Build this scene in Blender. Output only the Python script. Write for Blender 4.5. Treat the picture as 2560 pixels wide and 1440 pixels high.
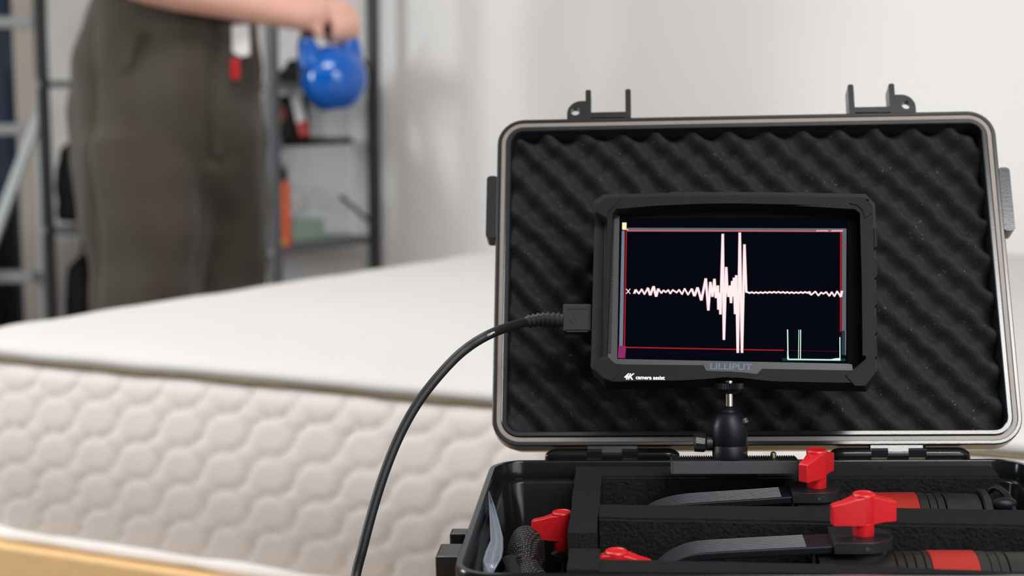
import bpy, bmesh, math, random
from mathutils import Vector, Matrix, noise
from mathutils.geometry import tessellate_polygon

for o in list(bpy.data.objects):
    bpy.data.objects.remove(o)
SC = bpy.context.scene
COL = SC.collection
random.seed(7)
R = math.radians
V = Vector

# ------------------------------------------------------------------ camera
CAM_Z = 0.92
FPX = 4000.0
PITCH = R(8.0)
cd = bpy.data.cameras.new('camera')
cam = bpy.data.objects.new('camera', cd)
COL.objects.link(cam)
cam.location = (0, 0, CAM_Z)
cam.rotation_euler = (R(90) - PITCH, 0, 0)
cd.sensor_width = 36.0
cd.lens = 36.0 * FPX / 2560.0
cd.clip_start = 0.05
cd.clip_end = 60
cd.dof.use_dof = True
cd.dof.focus_distance = 1.03
cd.dof.aperture_fstop = 6.4
cd.dof.aperture_blades = 0
SC.camera = cam

# ------------------------------------------------------------------ world, exposure
w = bpy.data.worlds.new('world')
SC.world = w
w.use_nodes = True
w.node_tree.nodes['Background'].inputs[0].default_value = (0.75, 0.85, 1.0, 1)
w.node_tree.nodes['Background'].inputs[1].default_value = 1.0
SC.view_settings.view_transform = 'Standard'
SC.view_settings.look = 'None'
SC.view_settings.exposure = 0.0
SC.view_settings.gamma = 1.0
SC.view_settings.use_curve_mapping = False

# the room's own axes: back wall runs along RU, RV points into the back wall
PW = V((-0.33, 4.36, 0))
RU = V((0.8, -0.6, 0))
RV = V((0.6, 0.8, 0))
ROOM = Matrix((( 0.8, 0.6, 0, PW.x), (-0.6, 0.8, 0, PW.y), (0, 0, 1, 0), (0, 0, 0, 1)))
U0, U1, V0, V1, ZC = -2.3, 4.6, -5.2, 0.0, 2.55

def area(name, loc, target, sx, sy, power, color):
    ld = bpy.data.lights.new(name, 'AREA')
    ld.shape = 'RECTANGLE'
    ld.size, ld.size_y = sx, sy
    ld.energy = power
    ld.color = color
    lo = bpy.data.objects.new(name, ld)
    COL.objects.link(lo)
    lo.location = loc
    d = (V(target) - V(loc)).normalized()
    lo.rotation_euler = d.to_track_quat('-Z', 'Y').to_euler()
    return lo

def rm(u, v, z):
    return ROOM @ V((u, v, z))

# daylight through the two windows, the ceiling panel lamp, plus an added wall wash
WIN1 = (-3.7, 1.9, 0.85, 2.25)     # on the right wall: centre v, width, z0, z1
WIN2 = (-4.3, 1.3, 0.85, 2.15)     # on the left wall
area('window_daylight_right', rm(U1 - 0.03, WIN1[0], 1.55), rm(U1 - 1, WIN1[0], 1.55), 1.8, 1.35, 38, (0.88, 0.94, 1.0))
area('window_daylight_left', rm(U0 + 0.03, WIN2[0], 1.5), rm(U0 + 1, WIN2[0], 1.5), 1.25, 1.25, 136, (0.90, 0.95, 1.0))
area('ceiling_panel_light', rm(3.95, -3.5, ZC - 0.035), rm(3.95, -3.5, 0), 1.16, 0.66, 74, (1.0, 0.99, 0.97))
area('ceiling_panel_light', rm(1.0, -2.2, ZC - 0.035), rm(1.0, -2.2, 0), 1.16, 0.66, 36, (1.0, 0.985, 0.96))  # added lamp out of view, brightens the back wall

# ------------------------------------------------------------------ pixel helpers (2560 x 1440 frame) used to read sizes off the photo
CP, SP = math.cos(PITCH), math.sin(PITCH)
CO = V((0, 0, CAM_Z))
def ray(x, y):
    return V(((x - 1280) / FPX, CP + (720 - y) / FPX * SP, -SP + (720 - y) / FPX * CP))
def at(x, y, Y):
    d = ray(x, y)
    return CO + d * (Y / d.y)
def on(M, x, y, z=0.0, axis=2):
    """local point of the ray through a pixel on the plane local[axis] = z of frame M"""
    Mi = M.inverted()
    o = Mi @ CO
    d = Mi.to_3x3() @ ray(x, y)
    t = (z - o[axis]) / d[axis]
    return o + d * t

# ------------------------------------------------------------------ materials
def S(r, g, b):
    f = lambda c: (c / 255 / 12.92) if c <= 10 else ((c / 255 + 0.055) / 1.055) ** 2.4
    return (f(r), f(g), f(b), 1)
MATS = {}
def mat(name, col, rough=0.5, metal=0.0, spec=0.5, noise_amt=0.0, noise_scale=60, bump=0.0, bump_scale=200, coat=0.0,
        emit=None, estr=0.0, trans=0.0, alpha=1.0, sheen=0.0, sss=0.0, stretch=None):
    m = bpy.data.materials.new(name)
    m.use_nodes = True
    nt = m.node_tree
    b = nt.nodes['Principled BSDF']
    b.inputs['Base Color'].default_value = col
    b.inputs['Roughness'].default_value = rough
    b.inputs['Metallic'].default_value = metal
    b.inputs['Specular IOR Level'].default_value = spec
    b.inputs['Coat Weight'].default_value = coat
    b.inputs['Sheen Weight'].default_value = sheen
    b.inputs['Transmission Weight'].default_value = trans
    b.inputs['Alpha'].default_value = alpha
    b.inputs['Subsurface Weight'].default_value = sss
    if emit:
        b.inputs['Emission Color'].default_value = emit
        b.inputs['Emission Strength'].default_value = estr
    if noise_amt or bump:
        tc = nt.nodes.new('ShaderNodeTexCoord')
        vec = tc.outputs['Object']
        if stretch:
            mp = nt.nodes.new('ShaderNodeMapping')
            mp.inputs['Scale'].default_value = stretch
            nt.links.new(vec, mp.inputs['Vector'])
            vec = mp.outputs['Vector']
    if noise_amt:
        n = nt.nodes.new('ShaderNodeTexNoise')
        n.inputs['Scale'].default_value = noise_scale
        n.inputs['Detail'].default_value = 4
        nt.links.new(vec, n.inputs['Vector'])
        mx = nt.nodes.new('ShaderNodeMix')
        mx.data_type = 'RGBA'
        mx.inputs[6].default_value = [c * (1 - noise_amt) for c in col[:3]] + [1]
        mx.inputs[7].default_value = [min(1, c * (1 + noise_amt)) for c in col[:3]] + [1]
        nt.links.new(n.outputs['Fac'], mx.inputs[0])
        nt.links.new(mx.outputs[2], b.inputs['Base Color'])
    if bump:
        n2 = nt.nodes.new('ShaderNodeTexNoise')
        n2.inputs['Scale'].default_value = bump_scale
        n2.inputs['Detail'].default_value = 3
        nt.links.new(vec, n2.inputs['Vector'])
        bp = nt.nodes.new('ShaderNodeBump')
        bp.inputs['Strength'].default_value = bump
        bp.inputs['Distance'].default_value = 0.002
        nt.links.new(n2.outputs['Fac'], bp.inputs['Height'])
        nt.links.new(bp.outputs['Normal'], b.inputs['Normal'])
    MATS[name] = m
    return m
def emi(name, col, s=1.0):
    m = bpy.data.materials.new(name)
    m.use_nodes = True
    nt = m.node_tree
    nt.nodes.remove(nt.nodes['Principled BSDF'])
    e = nt.nodes.new('ShaderNodeEmission')
    e.inputs[0].default_value = col
    e.inputs[1].default_value = s
    nt.links.new(e.outputs[0], nt.nodes['Material Output'].inputs[0])
    MATS[name] = m
    return m

M_wall = mat('wall_paint', S(234, 232, 230), 0.75, spec=0.2, noise_amt=0.015, noise_scale=3, bump=0.06, bump_scale=90)
M_ceil = mat('ceiling_paint', S(235, 234, 231), 0.9, spec=0.1, noise_amt=0.01, noise_scale=2)
M_floor = mat('floor_boards', S(120, 104, 88), 0.5, noise_amt=0.25, noise_scale=8, stretch=(1, 12, 1))
M_wallfront = mat('fill_cut_wall', S(84, 82, 80), 0.8, spec=0.1, noise_amt=0.05, noise_scale=3)  # dark tone chosen to cut fill light from behind the camera
M_trim = mat('painted_trim', S(205, 196, 184), 0.5, noise_amt=0.02, noise_scale=5)
M_door = mat('dark_blue_door', S(36, 52, 78), 0.5, noise_amt=0.05, noise_scale=4)
M_case = mat('case_plastic', (0.0065, 0.0068, 0.0075, 1), 0.16, spec=0.22, bump=0.02, bump_scale=900)
M_caselid = mat('lid_plastic', (0.0075, 0.0085, 0.0105, 1), 0.2, spec=0.5, bump=0.03, bump_scale=900)
M_gasket = mat('gasket_rubber', S(126, 118, 110), 0.42, spec=0.4, noise_amt=0.12, noise_scale=60)
M_foam = mat('foam_grey', S(31, 31, 32), 0.95, spec=0.04, noise_amt=0.18, noise_scale=240, bump=0.7, bump_scale=900)
M_foamrough = mat('foam_cut', S(27, 27, 28), 0.97, spec=0.05, noise_amt=0.45, noise_scale=260, bump=1.0, bump_scale=420)
M_rubber = mat('monitor_rubber', S(15, 16, 19), 0.6, spec=0.18, noise_amt=0.05, noise_scale=300)
M_rubberdark = mat('monitor_body', S(13, 13, 14), 0.6, spec=0.3, noise_amt=0.05, noise_scale=200)
M_bezel = mat('monitor_bezel', S(50, 50, 52), 0.42, spec=0.5, noise_amt=0.04, noise_scale=300)
M_screen = mat('screen_glass', (0.0006, 0.0007, 0.0012, 1), 0.12, spec=0.0, emit=S(3, 5, 14), estr=1.0)
M_red = mat('red_plastic', S(182, 20, 28), 0.36, spec=0.5, noise_amt=0.04, noise_scale=40)
M_redband = mat('red_band', S(146, 32, 24), 0.45, spec=0.35, noise_amt=0.06, noise_scale=30)
M_rib = mat('rib_black', (0.03, 0.032, 0.04, 1), 0.3, spec=0.5, noise_amt=0.2, noise_scale=200)
M_blackpl = mat('black_plastic', (0.007, 0.007, 0.008, 1), 0.42, spec=0.5, bump=0.08, bump_scale=700)
M_body = mat('device_black', S(26, 24, 22), 0.45, spec=0.45, noise_amt=0.08, noise_scale=80)
M_anod = mat('black_anodised', (0.0045, 0.005, 0.0075, 1), 0.42, spec=0.22, bump=0.05, bump_scale=1500)
M_alu = mat('dark_grey_plate', S(46, 47, 50), 0.5, spec=0.5, noise_amt=0.2, noise_scale=160, bump=0.06, bump_scale=900)
M_steel = mat('bright_steel', S(205, 200, 190), 0.2, metal=1.0, noise_amt=0.05, noise_scale=40)
M_brass = mat('brass_pin', S(214, 200, 150), 0.25, metal=1.0, noise_amt=0.05, noise_scale=40)
M_cable = mat('cable_rubber', S(18, 20, 23), 0.5, spec=0.35, noise_amt=0.06, noise_scale=120)
M_print = mat('white_print', S(225, 232, 238), 0.5, noise_amt=0.02, noise_scale=100)
M_logo = mat('grey_blue_print', S(78, 94, 116), 0.45, noise_amt=0.02, noise_scale=100)
M_mtop = mat('mattress_knit', S(196, 194, 192), 0.95, spec=0.05, noise_amt=0.015, noise_scale=12, bump=0.25, bump_scale=260, sheen=0.1)
M_mside = mat('mattress_quilt', S(219, 212, 208), 0.9, spec=0.08, noise_amt=0.015, noise_scale=30, bump=0.15, bump_scale=500)
M_seam = mat('seam_cord', S(118, 106, 86), 0.9, spec=0.1, noise_amt=0.3, noise_scale=25)
M_pipe = mat('white_piping', S(240, 236, 232), 0.85, spec=0.1, noise_amt=0.01, noise_scale=20)
M_wood = mat('light_wood', S(222, 184, 132), 0.55, spec=0.3, noise_amt=0.12, noise_scale=9, stretch=(1, 14, 14))
M_table = mat('table_laminate', S(150, 130, 108), 0.5, spec=0.3, noise_amt=0.15, noise_scale=7, stretch=(1, 10, 10))
M_trous = mat('trouser_cloth', S(71, 66, 59), 0.95, spec=0.05, noise_amt=0.12, noise_scale=18, bump=0.3, bump_scale=500, sheen=0.15)
M_skin = mat('skin', S(222, 172, 155), 0.5, spec=0.35, noise_amt=0.1, noise_scale=22, sss=0.08)
M_shirt = mat('grey_shirt', S(64, 62, 60), 0.95, spec=0.05, noise_amt=0.08, noise_scale=30)
M_white = mat('white_cloth', S(226, 224, 224), 0.85, spec=0.1, noise_amt=0.03, noise_scale=40)
M_hair = mat('brown_hair', S(62, 46, 34), 0.7, noise_amt=0.3, noise_scale=80)
M_shoe = mat('dark_shoe', S(40, 38, 38), 0.6, noise_amt=0.1, noise_scale=40)
M_blue = mat('blue_vinyl', S(0, 86, 176), 0.10, spec=0.45, coat=0.3, noise_amt=0.05, noise_scale=10)
M_rackd = mat('rack_dark_metal', S(46, 47, 50), 0.5, spec=0.5, noise_amt=0.06, noise_scale=30)
M_rackm = mat('rack_grey_metal', S(92, 94, 98), 0.42, metal=0.3, spec=0.5, noise_amt=0.05, noise_scale=30)
M_silver = mat('ladder_aluminium', S(176, 180, 182), 0.42, metal=0.5, noise_amt=0.05, noise_scale=30)
M_orange = mat('orange_plastic', S(222, 92, 34), 0.4, noise_amt=0.06, noise_scale=20)
M_green = mat('green_plastic', S(118, 158, 124), 0.5, noise_amt=0.05, noise_scale=20)
M_clear = mat('clear_plastic', S(205, 212, 216), 0.2, spec=0.5, trans=0.0, alpha=0.17, noise_amt=0.05, noise_scale=20)
M_boxblue = mat('blue_card', S(88, 112, 150), 0.7, noise_amt=0.05, noise_scale=20)
M_boxred = mat('red_card', S(150, 52, 44), 0.7, noise_amt=0.08, noise_scale=20)
M_black = mat('black_nylon', S(20, 20, 21), 0.75, spec=0.25, noise_amt=0.15, noise_scale=60, bump=0.2, bump_scale=200)
M_yellow = mat('yellow_plastic', S(206, 176, 40), 0.5, noise_amt=0.05, noise_scale=20)
M_film = mat('clear_film', S(112, 120, 132), 0.22, spec=0.6, alpha=0.72, noise_amt=0.2, noise_scale=14, stretch=(160, 6, 6))

# ------------------------------------------------------------------ mesh helpers
class MB:
    def __init__(s):
        s.v = []; s.f = []
    def add(s, vs, fs, M=None):
        n = len(s.v)
        for p in vs:
            p = V(p)
            s.v.append(M @ p if M else p)
        for q in fs:
            s.f.append(tuple(i + n for i in q))
        return s
    def box(s, x0, x1, y0, y1, z0, z1, M=None):
        vs = [(x0, y0, z0), (x1, y0, z0), (x1, y1, z0), (x0, y1, z0), (x0, y0, z1), (x1, y0, z1), (x1, y1, z1), (x0, y1, z1)]
        return s.add(vs, [(3, 2, 1, 0), (4, 5, 6, 7), (0, 1, 5, 4), (1, 2, 6, 5), (2, 3, 7, 6), (3, 0, 4, 7)], M)
    def prism(s, outer, z0, z1, holes=(), M=None):
        loops = [[V((p[0], p[1], 0)) for p in outer]] + [[V((p[0], p[1], 0)) for p in h] for h in holes]
        def ar(l):
            return sum(l[i].x * l[(i + 1) % len(l)].y - l[(i + 1) % len(l)].x * l[i].y for i in range(len(l)))
        if ar(loops[0]) < 0: loops[0].reverse()
        for h in loops[1:]:
            if ar(h) > 0: h.reverse()
        flat = [p for l in loops for p in l]
        n = len(flat)
        vs = [(p.x, p.y, z0) for p in flat] + [(p.x, p.y, z1) for p in flat]
        fs = []
        for t in tessellate_polygon(loops):
            a, b, c = t
            cr = (flat[b] - flat[a]).cross(flat[c] - flat[a]).z
            if cr < 0: a, c = c, a
            fs.append((a + n, b + n, c + n)); fs.append((c, b, a))
        k = 0
        for l in loops:
            m = len(l)
            for i in range(m):
                j = (i + 1) % m
                fs.append((k + i, k + j, k + j + n, k + i + n))
            k += m
        return s.add(vs, fs, M)
    def loft(s, loops, cap0=True, cap1=True, closed=True, M=None):
        n = len(loops[0]); vs = [p for l in loops for p in l]; fs = []
        for a in range(len(loops) - 1):
            for i in range(n if closed else n - 1):
                j = (i + 1) % n
                fs.append((a * n + i, a * n + j, (a + 1) * n + j, (a + 1) * n + i))
        if cap0: fs.append(tuple(reversed(range(n))))
        if cap1: fs.append(tuple(range((len(loops) - 1) * n, len(loops) * n)))
        return s.add(vs, fs, M)
    def tube(s, path, rad, n=12, caps=True, M=None, flat=1.0):
        path = [V(p) for p in path]
        if not hasattr(rad, '__len__'): rad = [rad] * len(path)
        t0 = (path[1] - path[0]).normalized()
        up = V((0, 0, 1)) if abs(t0.z) < 0.9 else V((0, 1, 0))
        nx = t0.cross(up).normalized()
        loops = []
        for i, p in enumerate(path):
            t = (path[min(i + 1, len(path) - 1)] - path[max(i - 1, 0)])
            t.normalize()
            nx = (nx - t * nx.dot(t)).normalized()
            ny = t.cross(nx)
            loops.append([p + nx * (math.cos(2 * math.pi * k / n) * rad[i]) + ny * (math.sin(2 * math.pi * k / n) * rad[i] * flat) for k in range(n)])
        return s.loft(loops, caps, caps, True, M)
    def lathe(s, prof, n=32, M=None):
        loops = [[(r * math.cos(2 * math.pi * k / n), r * math.sin(2 * math.pi * k / n), z) for k in range(n)] for r, z in prof]
        return s.loft(loops, True, True, True, M)
    def ell(s, c, r, M=None, nu=20, nv=12):
        loops = []
        for j in range(nv + 1):
            th = -math.pi / 2 + math.pi * (j + 0.02) / (nv + 0.04)
            loops.append([(c[0] + r[0] * math.cos(th) * math.cos(2 * math.pi * k / nu), c[1] + r[1] * math.cos(th) * math.sin(2 * math.pi * k / nu), c[2] + r[2] * math.sin(th)) for k in range(nu)])
        return s.loft(loops, True, True, True, M)
    def mesh(s, name, smooth=35, recalc=True):
        me = bpy.data.meshes.new(name)
        me.from_pydata([tuple(p) for p in s.v], [], s.f)
        if recalc:
            bm = bmesh.new(); bm.from_mesh(me)
            bmesh.ops.recalc_face_normals(bm, faces=bm.faces)
            bm.to_mesh(me); bm.free()
        if smooth:
            for p in me.polygons: p.use_smooth = True
            me.set_sharp_from_angle(angle=R(smooth))
        return me
    def build(s, name, m, parent=None, loc=None, smooth=35, bevel=0, seg=2, M=None, recalc=True):
        o = bpy.data.objects.new(name, s.mesh(name, smooth, recalc))
        COL.objects.link(o)
        if m: o.data.materials.append(m)
        if parent: o.parent = parent
        if M is not None: o.matrix_local = M
        if loc is not None: o.location = loc
        if bevel:
            b = o.modifiers.new('bevel', 'BEVEL')
            b.width = bevel; b.segments = seg; b.limit_method = 'ANGLE'; b.angle_limit = R(40)
            b.harden_normals = False
        return o
def thing(name, label, cat, M=None, group=None):
    o = bpy.data.objects.new(name, None)
    COL.objects.link(o)
    o.empty_display_size = 0.05
    if M is not None:
        o.matrix_world = M if isinstance(M, Matrix) else Matrix.Translation(V(M))
    o['label'] = label; o['category'] = cat
    if group: o['group'] = group
    return o
def tag(o, label, cat, group=None):
    o['label'] = label; o['category'] = cat
    if group: o['group'] = group
    return o
def struct(o):
    o['kind'] = 'structure'
    return o
def rr(x0, x1, y0, y1, r, n=8):
    pts = []
    for cx, cy, a0 in ((x1 - r, y1 - r, 0), (x0 + r, y1 - r, 90), (x0 + r, y0 + r, 180), (x1 - r, y0 + r, 270)):
        for k in range(n + 1):
            a = R(a0 + 90 * k / n)
            pts.append((cx + r * math.cos(a), cy + r * math.sin(a)))
    return pts
def circle(cx, cy, r, n=20):
    return [(cx + r * math.cos(2 * math.pi * k / n), cy + r * math.sin(2 * math.pi * k / n)) for k in range(n)]
def catmull(pts, sub=8):
    pts = [V(p) for p in pts]
    P = [pts[0] * 2 - pts[1]] + pts + [pts[-1] * 2 - pts[-2]]
    out = []
    for i in range(1, len(P) - 2):
        a, b, c, d = P[i - 1:i + 3]
        for k in range(sub):
            t = k / sub
            out.append(0.5 * ((2 * b) + (c - a) * t + (2 * a - 5 * b + 4 * c - d) * t * t + (3 * b - a - 3 * c + d) * t ** 3))
    out.append(pts[-1])
    return out
def text_mesh(name, body, size, m, parent, M, offset=0.0, shear=0.0, extrude=0.00008, align='LEFT', width=None):
    c = bpy.data.curves.new(name, 'FONT')
    c.body = body; c.size = size; c.offset = offset; c.shear = shear; c.extrude = extrude
    c.align_x = align; c.resolution_u = 3
    t = bpy.data.objects.new(name + '_tmp', c)
    COL.objects.link(t)
    bpy.context.view_layer.update()
    me = bpy.data.meshes.new_from_object(t.evaluated_get(bpy.context.evaluated_depsgraph_get()))
    bpy.data.objects.remove(t)
    bpy.data.curves.remove(c)
    if width:
        xs = [v.co.x for v in me.vertices]
        k = width / (max(xs) - min(xs))
        for v in me.vertices: v.co.x = (v.co.x - min(xs)) * k
    me.name = name
    me.materials.clear(); me.materials.append(m)
    o = bpy.data.objects.new(name, me)
    COL.objects.link(o)
    o.parent = parent
    o.matrix_local = M
    return o
def remeshed(mb, voxel, smooth_it=4, fn=None):
    """voxel-union of overlapping closed shapes into one continuous surface"""
    me = mb.mesh('tmp', 0)
    o = bpy.data.objects.new('tmp', me); COL.objects.link(o)
    r = o.modifiers.new('r', 'REMESH'); r.mode = 'VOXEL'; r.voxel_size = voxel
    bpy.context.view_layer.update()
    out = bpy.data.meshes.new_from_object(o.evaluated_get(bpy.context.evaluated_depsgraph_get()))
    bpy.data.objects.remove(o); bpy.data.meshes.remove(me)
    bm = bmesh.new(); bm.from_mesh(out)
    for _ in range(smooth_it):
        bmesh.ops.smooth_vert(bm, verts=bm.verts, factor=0.5, use_axis_x=True, use_axis_y=True, use_axis_z=True)
    if fn:
        bm.normal_update()
        nn = [(v, fn(v.co, v.normal)) for v in bm.verts]
        for v, d in nn: v.co += v.normal * d
    bm.to_mesh(out); bm.free()
    for p in out.polygons: p.use_smooth = True
    return out
def link_mesh(name, me, m, parent=None, loc=None):
    o = bpy.data.objects.new(name, me); COL.objects.link(o)
    me.name = name
    me.materials.clear(); me.materials.append(m)
    if parent: o.parent = parent
    if loc is not None: o.location = loc
    return o

# ================================================================== the room
def room_box(name, u0, u1, v0, v1, z0, z1, m, parent=None):
    o = MB().box(u0, u1, v0, v1, z0, z1).build(name, m, parent, smooth=0)
    if not parent:
        o.matrix_world = ROOM
        struct(o)
    return o
room_box('floor', U0 - .1, U1 + .1, V0 - .1, V1 + .1, -0.1, 0, M_floor)
room_box('ceiling', U0 - .1, U1 + .1, V0 - .1, V1 + .1, ZC, ZC + 0.1, M_ceil)
# back wall with the opening of the dark blue door at its far left
DU0, DU1, DZ = -2.20, -1.60, 2.03
o = struct(MB().box(U0 - .1, DU0, V1, V1 + .1, 0, ZC).box(DU1, U1 + .1, V1, V1 + .1, 0, ZC).box(DU0, DU1, V1, V1 + .1, DZ, ZC).build('wall_back', M_wall, smooth=0))
o.matrix_world = ROOM
o = struct(MB().box(DU0, DU1, V1 + .03, V1 + .07, 0, DZ).build('door_1', M_door, smooth=0)); o.matrix_world = ROOM
d1 = o
for z0, z1 in ((0.2, 0.9), (1.05, 1.85)):
    MB().box(DU0 + .12, DU1 - .12, V1 + .018, V1 + .03, z0, z1).build('door_panel', M_door, d1, smooth=0, bevel=.006)
o = struct(MB().box(DU0 - .02, DU0 + .045, V1 - .02, V1 + .03, 0, DZ + .06).box(DU1 - .025, DU1 + .085, V1 - .02, V1 + .03, 0, DZ + .06)
           .box(DU0 + .045, DU1 - .025, V1 - .02, V1 + .03, DZ - .02, DZ + .06).build('trim_1', M_trim, smooth=0, bevel=.006))
o.matrix_world = ROOM
def wall_with_window(name, u0, u1, win, nm):
    c, wd, z0, z1 = win
    o = struct(MB().box(u0, u1, V0, c - wd / 2, 0, ZC).box(u0, u1, c + wd / 2, V1, 0, ZC).box(u0, u1, c - wd / 2, c + wd / 2, 0, z0)
               .box(u0, u1, c - wd / 2, c + wd / 2, z1, ZC).build(name, M_wall, smooth=0))
    o.matrix_world = ROOM
    um = (u0 + u1) / 2
    w = struct(MB().box(um - .03, um + .03, c - wd / 2, c - wd / 2 + .05, z0, z1).box(um - .03, um + .03, c + wd / 2 - .05, c + wd / 2, z0, z1)
               .box(um - .03, um + .03, c - wd / 2, c + wd / 2, z0, z0 + .05).box(um - .03, um + .03, c - wd / 2, c + wd / 2, z1 - .05, z1)
               .box(um - .02, um + .02, c - .03, c + .03, z0 + .05, z1 - .05).build(nm, M_trim, smooth=0))
    w.matrix_world = ROOM
    for a, b in ((c - wd / 2 + .05, c - .03), (c + .03, c + wd / 2 - .05)):
        MB().box(um - .004, um + .004, a, b, z0 + .05, z1 - .05).build('window_pane', M_pane, w, smooth=0)
M_pane = mat('window_glass', (0.9, 0.95, 1, 1), 0.05, spec=0.5, trans=1.0, noise_amt=0.0)
wall_with_window('wall_right', U1, U1 + .1, WIN1, 'window_1')
wall_with_window('wall_left', U0 - .1, U0, WIN2, 'window_2')
room_box('wall_front', U0 - .1, U1 + .1, V0 - .1, V0, 0, ZC, M_wallfront)  # unseen wall behind the camera, darkened to reduce fill on the case
room_box('baseboard_back', DU1 + .085, U1, V1 - .015, V1, 0, .08, M_trim)
for i, (u, v) in enumerate(((3.95, -3.5), (1.0, -2.2))):  # the second panel is added to brighten the back wall
    t = thing('ceiling_lamp', ['flat white ceiling panel lamp above the camera', 'added flat white ceiling panel lamp washing the back wall'][i], 'lamp', ROOM @ Matrix.Translation((u, v, ZC - .03)), 'ceiling panel lamps')
    MB().prism(rr(-.35, .35, -.6, .6, .01, 3), 0, .03, [rr(-.33, .33, -.58, .58, .008, 3)]).build('lamp_frame', M_white, t, smooth=0)
    MB().box(-.33, .33, -.58, .58, .012, .028).build('diffuser', M_white, t, smooth=0)

# ================================================================== bed and mattress
ED = V((0.914, -0.406)).normalized()
EL = V((0.604, 0.797)).normalized()
A = V((-0.817, 2.173))
B = A + ED * 1.6
C = B + EL * 1.58
D = A + EL * 1.75
Z0, Z1 = 0.281, 0.524
def fillet(poly, r, step=.006):
    """closed polygon -> rounded, evenly sampled points with outward normals"""
    n = len(poly); pts = []
    for i in range(n):
        p, a, b = poly[i], poly[i - 1], poly[(i + 1) % n]
        d1 = (a - p).normalized(); d2 = (b - p).normalized()
        th = math.acos(max(-1, min(1, d1.dot(d2))))
        t = r / math.tan(th / 2)
        c = p + (d1 + d2).normalized() * (r / math.sin(th / 2))
        s0 = p + d1 * t; s1 = p + d2 * t
        a0 = math.atan2(s0.y - c.y, s0.x - c.x); a1 = math.atan2(s1.y - c.y, s1.x - c.x)
        da = (a1 - a0 + math.pi) % (2 * math.pi) - math.pi
        k = max(6, int(abs(da) * r / step))
        for j in range(k + 1):
            an = a0 + da * j / k
            pts.append(V((c.x + r * math.cos(an), c.y + r * math.sin(an))))
    out = []
    for i in range(len(pts)):
        a, b = pts[i], pts[(i + 1) % len(pts)]
        L = (b - a).length
        k = max(1, int(L / step))
        for j in range(k): out.append(a + (b - a) * (j / k))
    m = len(out); nr = []
    for i in range(m):
        t = (out[(i + 1) % m] - out[i - 1]).normalized()
        nr.append(V((t.y, -t.x)))
    return out, nr
# order so that the outward normal is (t.y, -t.x): counter-clockwise
per, nor = fillet([A, B, C, D], 0.13)
m = len(per)
arc = [0.0]
for i in range(1, m): arc.append(arc[-1] + (per[i] - per[i - 1]).length)
s_ref = 0.0
PQ, QQ = 0.0665, 0.0485
def quilt(s, t):
    u_, w_ = s / PQ, t / QQ
    p, q = u_ + w_, w_ - u_
    aa = 0.205
    f1 = q + aa * math.sin(math.pi * p) * math.cos(math.pi * q)
    f2 = p + aa * math.sin(math.pi * q) * math.cos(math.pi * p)
    d1 = abs(f1 - round(f1)); d2 = abs(f2 - round(f2))
    g = lambda d: 1 - math.exp(-(d / 0.055) ** 1.05)
    return g(d1) * (.5 + .5 * g(d2))
mt = thing('mattress', 'thick cream mattress with quilted side border and plain knit top', 'mattress', (A.x + .9, A.y + .4, Z0))
MOFF = V((-(A.x + .9), -(A.y + .4), -Z0))
NT = 44
loops = []
for k in range(NT + 1):
    t = k / NT
    lp = []
    for i in range(m):
        z = Z0 + (Z1 - Z0) * t
        edge = min(1, min(t, 1 - t) / .06)
        h = 0.0042 * quilt(arc[i] + .02, (z - Z0) - .012) * edge + 0.014 * math.sin(math.pi * t)
        wv = 0.0025 * noise.noise(V((per[i].x * 9, per[i].y * 9, 3))) * t
        p = per[i] + nor[i] * h
        lp.append((p.x, p.y, z + wv))
    loops.append(lp)
MB().loft(loops, False, False).build('quilted_border', M_mside, mt, MOFF, smooth=60, recalc=False)
# seam cords
def cord(zc, r, out, m_, name):
    pts = []
    for i in range(0, m, 2):
        wv = 0.0025 * noise.noise(V((per[i].x * 9, per[i].y * 9, 3))) * (1 if zc > .4 else 0)
        rr_ = out + 0.0015 * noise.noise(V((per[i].x * 30, per[i].y * 30, 7)))
        p = per[i] + nor[i] * rr_
        pts.append(V((p.x, p.y, zc + wv)))
    mb = MB(); n = 8; L = []
    for i, p in enumerate(pts):
        nn = nor[(i * 2) % m]; nn = V((nn.x, nn.y, 0))
        k_ = r * (1 + 0.45 * noise.noise(V((p.x * 14, p.y * 14, 1))))
        L.append([p + nn * (k_ * math.cos(2 * math.pi * a / n)) + V((0, 0, k_ * math.sin(2 * math.pi * a / n))) for a in range(n)])
    L.append(L[0])
    mb.loft(L, False, False).build(name, m_, mt, MOFF, smooth=60)
cord(Z1 + .001, .0034, .0005, M_seam, 'top_seam')
cord(Z0 + .004, .0085, .003, M_pipe, 'bottom_piping')
# top panel
prof = [(-.006, .002), (.001, .006), (.002, .014), (-.004, .019), (-.016, .0235), (-.034, .0262), (-.06, .0275), (-.09, .0284), (-.12, .029)]
loops = []
for ins, dz in prof:
    lp = []
    for i in range(0, m, 2):
        p = per[i] + nor[i] * ins
        wv = 0.0025 * noise.noise(V((per[i].x * 9, per[i].y * 9, 3)))
        wz = 0.003 * noise.noise(V((p.x * 4, p.y * 4, 1))) + 0.002 * noise.noise(V((p.x * 14, p.y * 14, 5)))
        lp.append((p.x, p.y, Z1 + dz + (wv if dz < .02 else wz)))
    loops.append(lp)
cen = V((sum(p.x for p in per) / m, sum(p.y for p in per) / m))
inner = [V((p[0], p[1])) for p in loops[-1]]
for k in range(1, 26):
    f = 1 - k / 25.5
    lp = []
    for p in inner:
        q = cen + (p - cen) * f
        z = Z1 + .029 + .004 * (1 - f) + 0.003 * noise.noise(V((q.x * 4, q.y * 4, 1))) + 0.002 * noise.noise(V((q.x * 14, q.y * 14, 5)))
        lp.append((q.x, q.y, z))
    loops.append(lp)
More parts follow.
